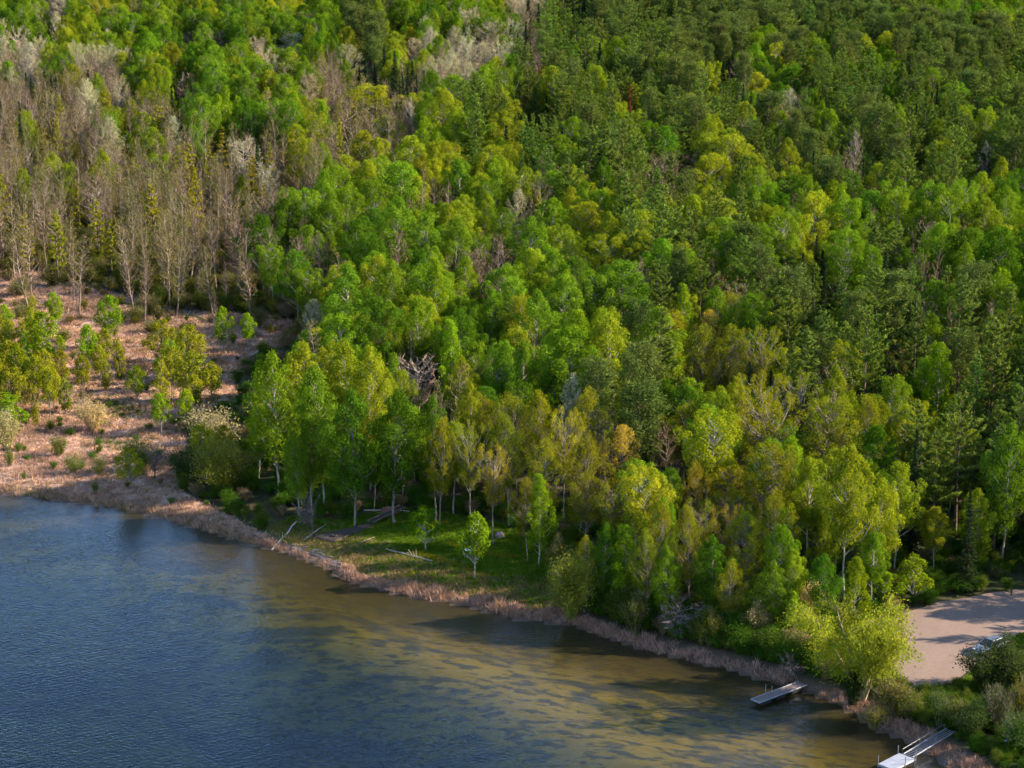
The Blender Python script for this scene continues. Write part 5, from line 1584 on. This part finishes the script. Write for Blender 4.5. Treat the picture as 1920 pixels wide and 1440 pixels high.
ns = int(rl / .32)
for i in range(ns): put('slat', slat, ramp_, (.1 + i * rl / ns, 0, .03))
hand = tube_mesh('handrail', [(0, 0, .05), (0, 0, .55), (rl * .96, 0, .55), (rl * .96, 0, .05)], [.022] * 4, galv, 6)
put('handrail', hand, ramp_, (0, .66, 0))
lg2 = tube_mesh('ramp_post', [(0, 0, -1.5), (0, 0, .7)], [.035, .035], galv)
for q in (.06, .5): put('ramp_post', lg2, ramp_, (rl * q, -.65, 0))

# old boardwalk lying on the bank: platform end and a raised trestle walkway
p0, p1, p2, p3 = at(606, 1004), at(625, 1016), at(700, 985), at(760, 960)
dv = p2[:2] - p1[:2]; bl = float(np.linalg.norm(dv)); byaw = math.atan2(dv[1], dv[0])
bw = tag(empty('old_boardwalk', (p1[0], p1[1], float(terrain(p1[0], p1[1]))), byaw), 'dark rotting boardwalk and trestle lying on the grassy bank', 'boardwalk')
nb_ = int(bl / .21)
for i in range(nb_):
    q = i / nb_; wdt = 2.3 * (1 - q) ** 1.2 + .95
    put('plank', box_mesh('plank', (.15, wdt, .05), dark_wood, .008), bw, (.1 + i * bl / nb_, wdt / 2, .38 + RS.normal(0, .01)), (RS.normal(0, .01), RS.normal(0, .015), RS.normal(0, .02)))
put('side_beam', box_mesh('side_beam', (bl, .12, .24), dark_wood, .02), bw, (bl / 2, -.07, .26))
put('end_beam', box_mesh('end_beam', (.12, 3.3, .24), dark_wood, .02), bw, (-.07, 1.6, .26))
dv2 = p3[:2] - p2[:2]; b2 = float(np.linalg.norm(dv2)); y2 = math.atan2(dv2[1], dv2[0]) - byaw
tr_ = empty('trestle', (bl - .1, .35, .45)); tr_.parent = bw; tr_.rotation_euler = (0, -.05, y2)
for sy in (-.5, .5): put('rail', box_mesh('rail', (b2, .10, .16), grey_wood, .02), tr_, (b2 / 2, sy, .32))
for i in range(int(b2 / .23)): put('plank', box_mesh('plank', (.19, .88, .045), dark_wood, .006), tr_, (.12 + i * .23, 0, .2 + RS.normal(0, .008)), (0, 0, RS.normal(0, .03)))
for q in (.12, .5, .9):
    for sy in (-.5, .5): put('leg', box_mesh('leg', (.1, .1, .9), dark_wood, .01), tr_, (b2 * q, sy, -.18))
g = at(627, 1008); z = float(terrain(g[0], g[1]))
# tyre lying on the boardwalk
bm = bmesh.new(); R1, r1_ = .30, .10
ring = [[bm.verts.new(((R1 + r1_ * math.cos(b * 6.283 / 8)) * math.cos(a * 6.283 / 18), (R1 + r1_ * math.cos(b * 6.283 / 8)) * math.sin(a * 6.283 / 18), r1_ * math.sin(b * 6.283 / 8))) for b in range(8)] for a in range(18)]
for a in range(18):
    for b in range(8): bm.faces.new([ring[a][b], ring[(a + 1) % 18][b], ring[(a + 1) % 18][(b + 1) % 8], ring[a][(b + 1) % 8]])
tme = bpy.data.meshes.new('tyre'); bm.to_mesh(tme); bm.free(); tme.materials.append(blackrub)
tyre = tag(link('tyre', tme), 'dark round tyre lying on the end of the old boardwalk', 'tyre'); tyre.location = (g[0], g[1], z + .52)

# logs
def log(name, a, b, r, m, label, cat='log', za=.1, zb=.15, stubs=3, bow=.0):
    rng = np.random.RandomState(int(a[0] * 7 + a[1]))
    g0, g1 = at(*a), at(*b)
    P0 = np.array([g0[0], g0[1], float(terrain(g0[0], g0[1])) + za]); P1 = np.array([g1[0], g1[1], float(terrain(g1[0], g1[1])) + zb])
    pts = np.array([P0 + (P1 - P0) * q + np.array([0, 0, bow * math.sin(q * 3.14)]) + rng.normal(0, r * .35, 3) for q in np.linspace(0, 1, 7)])
    tb = Tubes(); tb.add(pts - P0, np.linspace(r, r * .55, 7), 8)
    for _ in range(stubs):
        q = rng.uniform(.3, .95); b0 = (P1 - P0) * q; tb.add([b0, b0 + rng.normal(0, .5, 3) + np.array([0, 0, .35])], [r * .35, r * .1], 4)
    o_ = tag(link(name, tb.mesh(name, m)), label, cat, 'fallen logs on the shore'); o_.location = P0
log('fallen_log', (508, 1017), (556, 985), .13, birch_log, 'pale stripped log slanting from the water onto the bank', za=.0, zb=.75, stubs=1)
log('fallen_log', (570, 1008), (607, 988), .08, drift, 'grey pole leaning in the grass left of the boardwalk', zb=.4, stubs=1)
log('fallen_log', (655, 1025), (702, 1007), .08, drift, 'thin grey pole lying below the old boardwalk', stubs=1)
log('fallen_log', (724, 1030), (810, 1052), .12, drift, 'long grey log lying in the green grass of the bank', stubs=5)
log('fallen_log', (682, 962), (768, 963), .09, drift, 'thin pale log lying flat behind the boardwalk', zb=.5, za=.5, stubs=2)
log('fallen_log', (525, 863), (552, 882), .14, birch_log, 'broken pale log among the brush left of the trunks', za=.9, stubs=2)
drift_b = Tubes()
for i in range(60):
    q = RS.uniform(545, 665); yv = np.interp(q, [545, 590, 630, 655, 665], [1028, 1043, 1060, 1078, 1085]) + RS.uniform(-9, 1)
    g0 = at(q, yv, 0, .2); an = RS.normal(-.45, .3); l_ = RS.uniform(.5, 2.2); zz0 = max(float(terrain(g0[0], g0[1])), 0.) + RS.uniform(.03, .25)
    drift_b.add([(g0[0], g0[1], zz0), (g0[0] + math.cos(an) * l_ * .5, g0[1] + math.sin(an) * l_ * .5, zz0 + .04), (g0[0] + math.cos(an) * l_, g0[1] + math.sin(an) * l_, zz0 + RS.uniform(-.05, .15))], [.05, .045, .02], 5)
tag(link('driftwood_debris', drift_b.mesh('driftwood_debris', drift)), 'tangle of pale driftwood sticks washed up on the shore', kind='stuff')
# dead brush: grey leafless tangle standing at the edge of the wood
def brush(px, yt, w, yb, label):
    g = at(px, yb); z = float(terrain(g[0], g[1])); H = solve_height(g[1], yt) - z; dep = project(g[0], g[1], z)[2]; R = w / FPX * float(dep) / 2
    tm, cm, H0, R0 = FAM['snag'][0]
    root = empty('dead_brush', (g[0], g[1], z - .1), RS.rand() * 6); root.scale = (R / R0, R / R0, H / H0); root.rotation_euler = (RS.normal(0, .25), RS.normal(.35, .2), RS.rand() * 6)
    tag(root, label, 'dead brush', 'dead brush on the shore'); link('stem', tm, root, (.12, .10, .09)); link('twigs', cm, root, (.13, .105, .095))
brush(590, 925, 60, 992, 'grey leafless fallen treetop beside the old boardwalk')
brush(1262, 1120, 90, 1190, 'grey tangle of leafless branches on the shore under the golden-topped tree')
brush(1330, 1140, 60, 1195, 'low brownish leafless brush right of the grey tangle on the shore')
brush(1480, 1225, 50, 1262, 'grey leafless brush above the first dock')
brush(290, 825, 50, 895, 'dark leafless brush beside the dark rounded shore shrub')

# white dish on a post by the birch, stump behind, brown heap, crate-like steps, blue barrel, post at the lot
g = at(878, 1046); z = float(terrain(g[0], g[1]))
bird = tag(empty('bird_bath', (g[0], g[1], z)), 'small white round dish on a thin post beside the birch', 'bird bath')
bm = bmesh.new(); prof = [(.0, .02), (.42, .10), (.50, .17), (.46, .17), (.38, .12), (.0, .06)]
rings = [[bm.verts.new((r * math.cos(a * 6.283 / 20), r * math.sin(a * 6.283 / 20), h)) for a in range(20)] for r, h in prof[1:-1]]
for i in range(3):
    for a in range(20): bm.faces.new([rings[i][a], rings[i][(a + 1) % 20], rings[i + 1][(a + 1) % 20], rings[i + 1][a]])
bm.faces.new(rings[0][::-1]); bm.faces.new(rings[-1])
dme = bpy.data.meshes.new('dish'); bm.to_mesh(dme); bm.free(); dme.materials.append(white_p)
put('dish', dme, bird, (0, 0, 1.0)); put('post', tube_mesh('post', [(0, 0, -.1), (0, 0, 1.04)], [.05, .04], galv), bird, (0, 0, 0))
g = at(937, 1008); z = float(terrain(g[0], g[1])); rng = np.random.RandomState(5)
bm = bmesh.new(); bmesh.ops.create_icosphere(bm, subdivisions=3, radius=.6)
for v in bm.verts: v.co = v.co * (1 + .18 * math.sin(v.co.x * 7 + 1) * math.sin(v.co.y * 6 + v.co.z * 5)); v.co.z *= .95
sme = bpy.data.meshes.new('boulder'); bm.to_mesh(sme); bm.free(); sme.materials.append(rockm)
bo = tag(link('boulder', sme), 'purplish boulder at the dark edge of the wood behind the birch', 'boulder'); bo.location = (g[0], g[1], z + .3)
g = at(730, 962); z = float(terrain(g[0], g[1])); bm = bmesh.new(); bmesh.ops.create_icosphere(bm, subdivisions=4, radius=1.0)
for v in bm.verts:
    q = 1 + .13 * math.sin(v.co.x * 9) * math.sin(v.co.y * 8 + 1) + .07 * math.sin(v.co.x * 19 + v.co.z * 15); v.co = Vector((v.co.x * 1.3 * q, v.co.y * .9 * q, max(v.co.z, -.2) * .75 * q))
hme = bpy.data.meshes.new('leaf_heap'); bm.to_mesh(hme); bm.free(); hme.materials.append(rust_m)
he = tag(link('leaf_heap', hme), 'orange-brown heap of dead leaves behind the old boardwalk', 'leaf heap'); he.location = (g[0], g[1], z + .1)
g = at(1500, 1256); z = float(terrain(g[0], g[1]))
st = tag(empty('wooden_steps', (g[0], g[1], z), 1.0), 'weathered plank steps beside the boat launch under the willow', 'steps')
for i in range(4): put('tread', box_mesh('tread', (.24, 1.0, .06), dark_wood, .01), st, (i * .36, 0, .1 + i * .10))
for sy in (-.58, .58): put('stringer', box_mesh('stringer', (1.5, .07, .14), dark_wood, .01), st, (.54, sy * .8, .16), (0, -.27, 0))
g = at(1886, 1402); z = float(terrain(g[0], g[1]))
ba = tag(empty('blue_barrel', (g[0], g[1], z)), 'blue plastic barrel half hidden in the dark brush at lower right', 'barrel')
put('body', tube_mesh('body', [(0, 0, 0), (0, 0, .06), (0, 0, .3), (0, 0, .33), (0, 0, .6), (0, 0, .63), (0, 0, .86), (0, 0, .9)], [.26, .29, .30, .27, .30, .27, .29, .26], blue_pl, 16), ba, (0, 0, .02))
put('lid', tube_mesh('lid', [(0, 0, 0), (0, 0, .04)], [.25, .24], blue_pl, 16), ba, (0, 0, .925))
g = at(1896, 1116); z = float(terrain(g[0], g[1]))
po = tag(empty('lot_post', (g[0], g[1], z)), 'short dark wooden post in dry grass behind the lot', 'post')
put('shaft', box_mesh('shaft', (.14, .14, 1.1), dark_wood, .02), po, (0, 0, .5)); put('cap', box_mesh('cap', (.18, .18, .05), dark_wood, .01), po, (0, 0, 1.08))
g = at(1583, 1139); z = float(terrain(g[0], g[1]))
sg = tag(empty('trunk_sign', (g[0] + .2, g[1] - .30, z + 1.1)), 'small white notice fixed to the grey trunk of the lime green tree', 'sign')
put('board', box_mesh('board', (.28, .03, .42), white_p, .006), sg, (0, 0, 0)); put('backing', box_mesh('backing', (.08, .12, .5), dark_wood, .01), sg, (0, .08, 0))

# car beside the bushes
def car(loc, yaw):
    root = tag(empty('parked_car', loc, yaw), 'silver car parked on the dirt lot, half hidden by a dark bush', 'car')
    st_ = [(-2.22, .62, .42, .95), (-2.12, .82, .30, 1.02), (-1.5, .88, .24, 1.02), (-.4, .90, .22, .99), (.7, .90, .22, .97), (1.35, .89, .24, .92), (1.95, .84, .28, .80), (2.2, .70, .36, .66), (2.25, .55, .42, .58)]
    bm = bmesh.new(); rows = []
    for x_, hw, zl, zh in st_:
        sec = [(-hw * .86, zl), (-hw, zl + .14), (-hw * 1.0, (zl + zh) / 2), (-hw * .97, zh - .08), (-hw * .86, zh), (hw * .86, zh), (hw * .97, zh - .08), (hw, (zl + zh) / 2), (hw, zl + .14), (hw * .86, zl)]
        rows.append([bm.verts.new((x_, y_, z_)) for y_, z_ in sec])
    for a_, b_ in zip(rows, rows[1:]):
        for i in range(10): bm.faces.new([a_[i], a_[(i + 1) % 10], b_[(i + 1) % 10], b_[i]])
    bm.faces.new(rows[0]); bm.faces.new(rows[-1][::-1]); bmesh.ops.recalc_face_normals(bm, faces=bm.faces[:])
    me = bpy.data.meshes.new('body'); bm.to_mesh(me); bm.free(); me.materials.append(sil); put('body', me, root, (0, 0, 0))
    def cabin(name, xs, m, inset, z0, z1):
        bm = bmesh.new(); lo = [(xs[0], -.80), (xs[0], .80), (xs[3], .80), (xs[3], -.80)]; hi = [(xs[1], -.62), (xs[1], .62), (xs[2], .62), (xs[2], -.62)]
        lo = [bm.verts.new((x_, y_ * inset, z0)) for x_, y_ in lo]; hi = [bm.verts.new((x_, y_ * inset, z1)) for x_, y_ in hi]
        for i in range(4): bm.faces.new([lo[i], lo[(i + 1) % 4], hi[(i + 1) % 4], hi[i]])
        bm.faces.new(hi); bm.faces.new(lo[::-1]); bmesh.ops.recalc_face_normals(bm, faces=bm.faces[:]); bmesh.ops.bevel(bm, geom=bm.edges[:], offset=.05, segments=2, affect='EDGES')
        me = bpy.data.meshes.new(name); bm.to_mesh(me); bm.free(); me.materials.append(m); return put(name, me, root, (0, 0, 0))
    cabin('windows', (-1.95, -1.45, .25, 1.05), glass_d, 1.0, .95, 1.46)
    put('roof', box_mesh('roof', (1.72, 1.22, .06), sil, .025), root, (-.6, 0, 1.475))
    for sy in (-1, 1):
        for x0, x1 in ((1.0, .27), (-.35, -.42), (-1.93, -1.44)):
            me = tube_mesh('pillar', [(x0, sy * .79, .97), (x1, sy * .625, 1.46)], [.045, .04], sil, 6); put('pillar', me, root, (0, 0, 0))
        put('headlight', box_mesh('headlight', (.18, .34, .13), lampm, .03), root, (2.10, sy * .60, .66))
        put('mirror', box_mesh('mirror', (.12, .2, .14), sil, .03), root, (.78, sy * .98, 1.02))
        put('door_handle', box_mesh('door_handle', (.2, .03, .03), galv, .008), root, (-.2, sy * .91, .82))
        for wx in (-1.35, 1.38):
            w_ = put('wheel', tube_mesh('wheel', [(0, -.11, 0), (0, -.09, 0), (0, .09, 0), (0, .11, 0)], [.29, .33, .33, .29], blackrub, 18), root, (wx, sy * .80, .33))
            put('rim', tube_mesh('rim', [(0, -.02, 0), (0, .02, 0)], [.20, .20], galv, 12), w_, (0, sy * .115, 0))
    put('grille', box_mesh('grille', (.05, .8, .13), blackrub, .02), root, (2.25, 0, .52))
    put('number_plate', box_mesh('number_plate', (.02, .46, .11), white_p, .004), root, (2.285, 0, .42))
g = at(1856, 1222); car((g[0], g[1], float(terrain(g[0], g[1])) + .06), math.atan2(-.62, -.78))
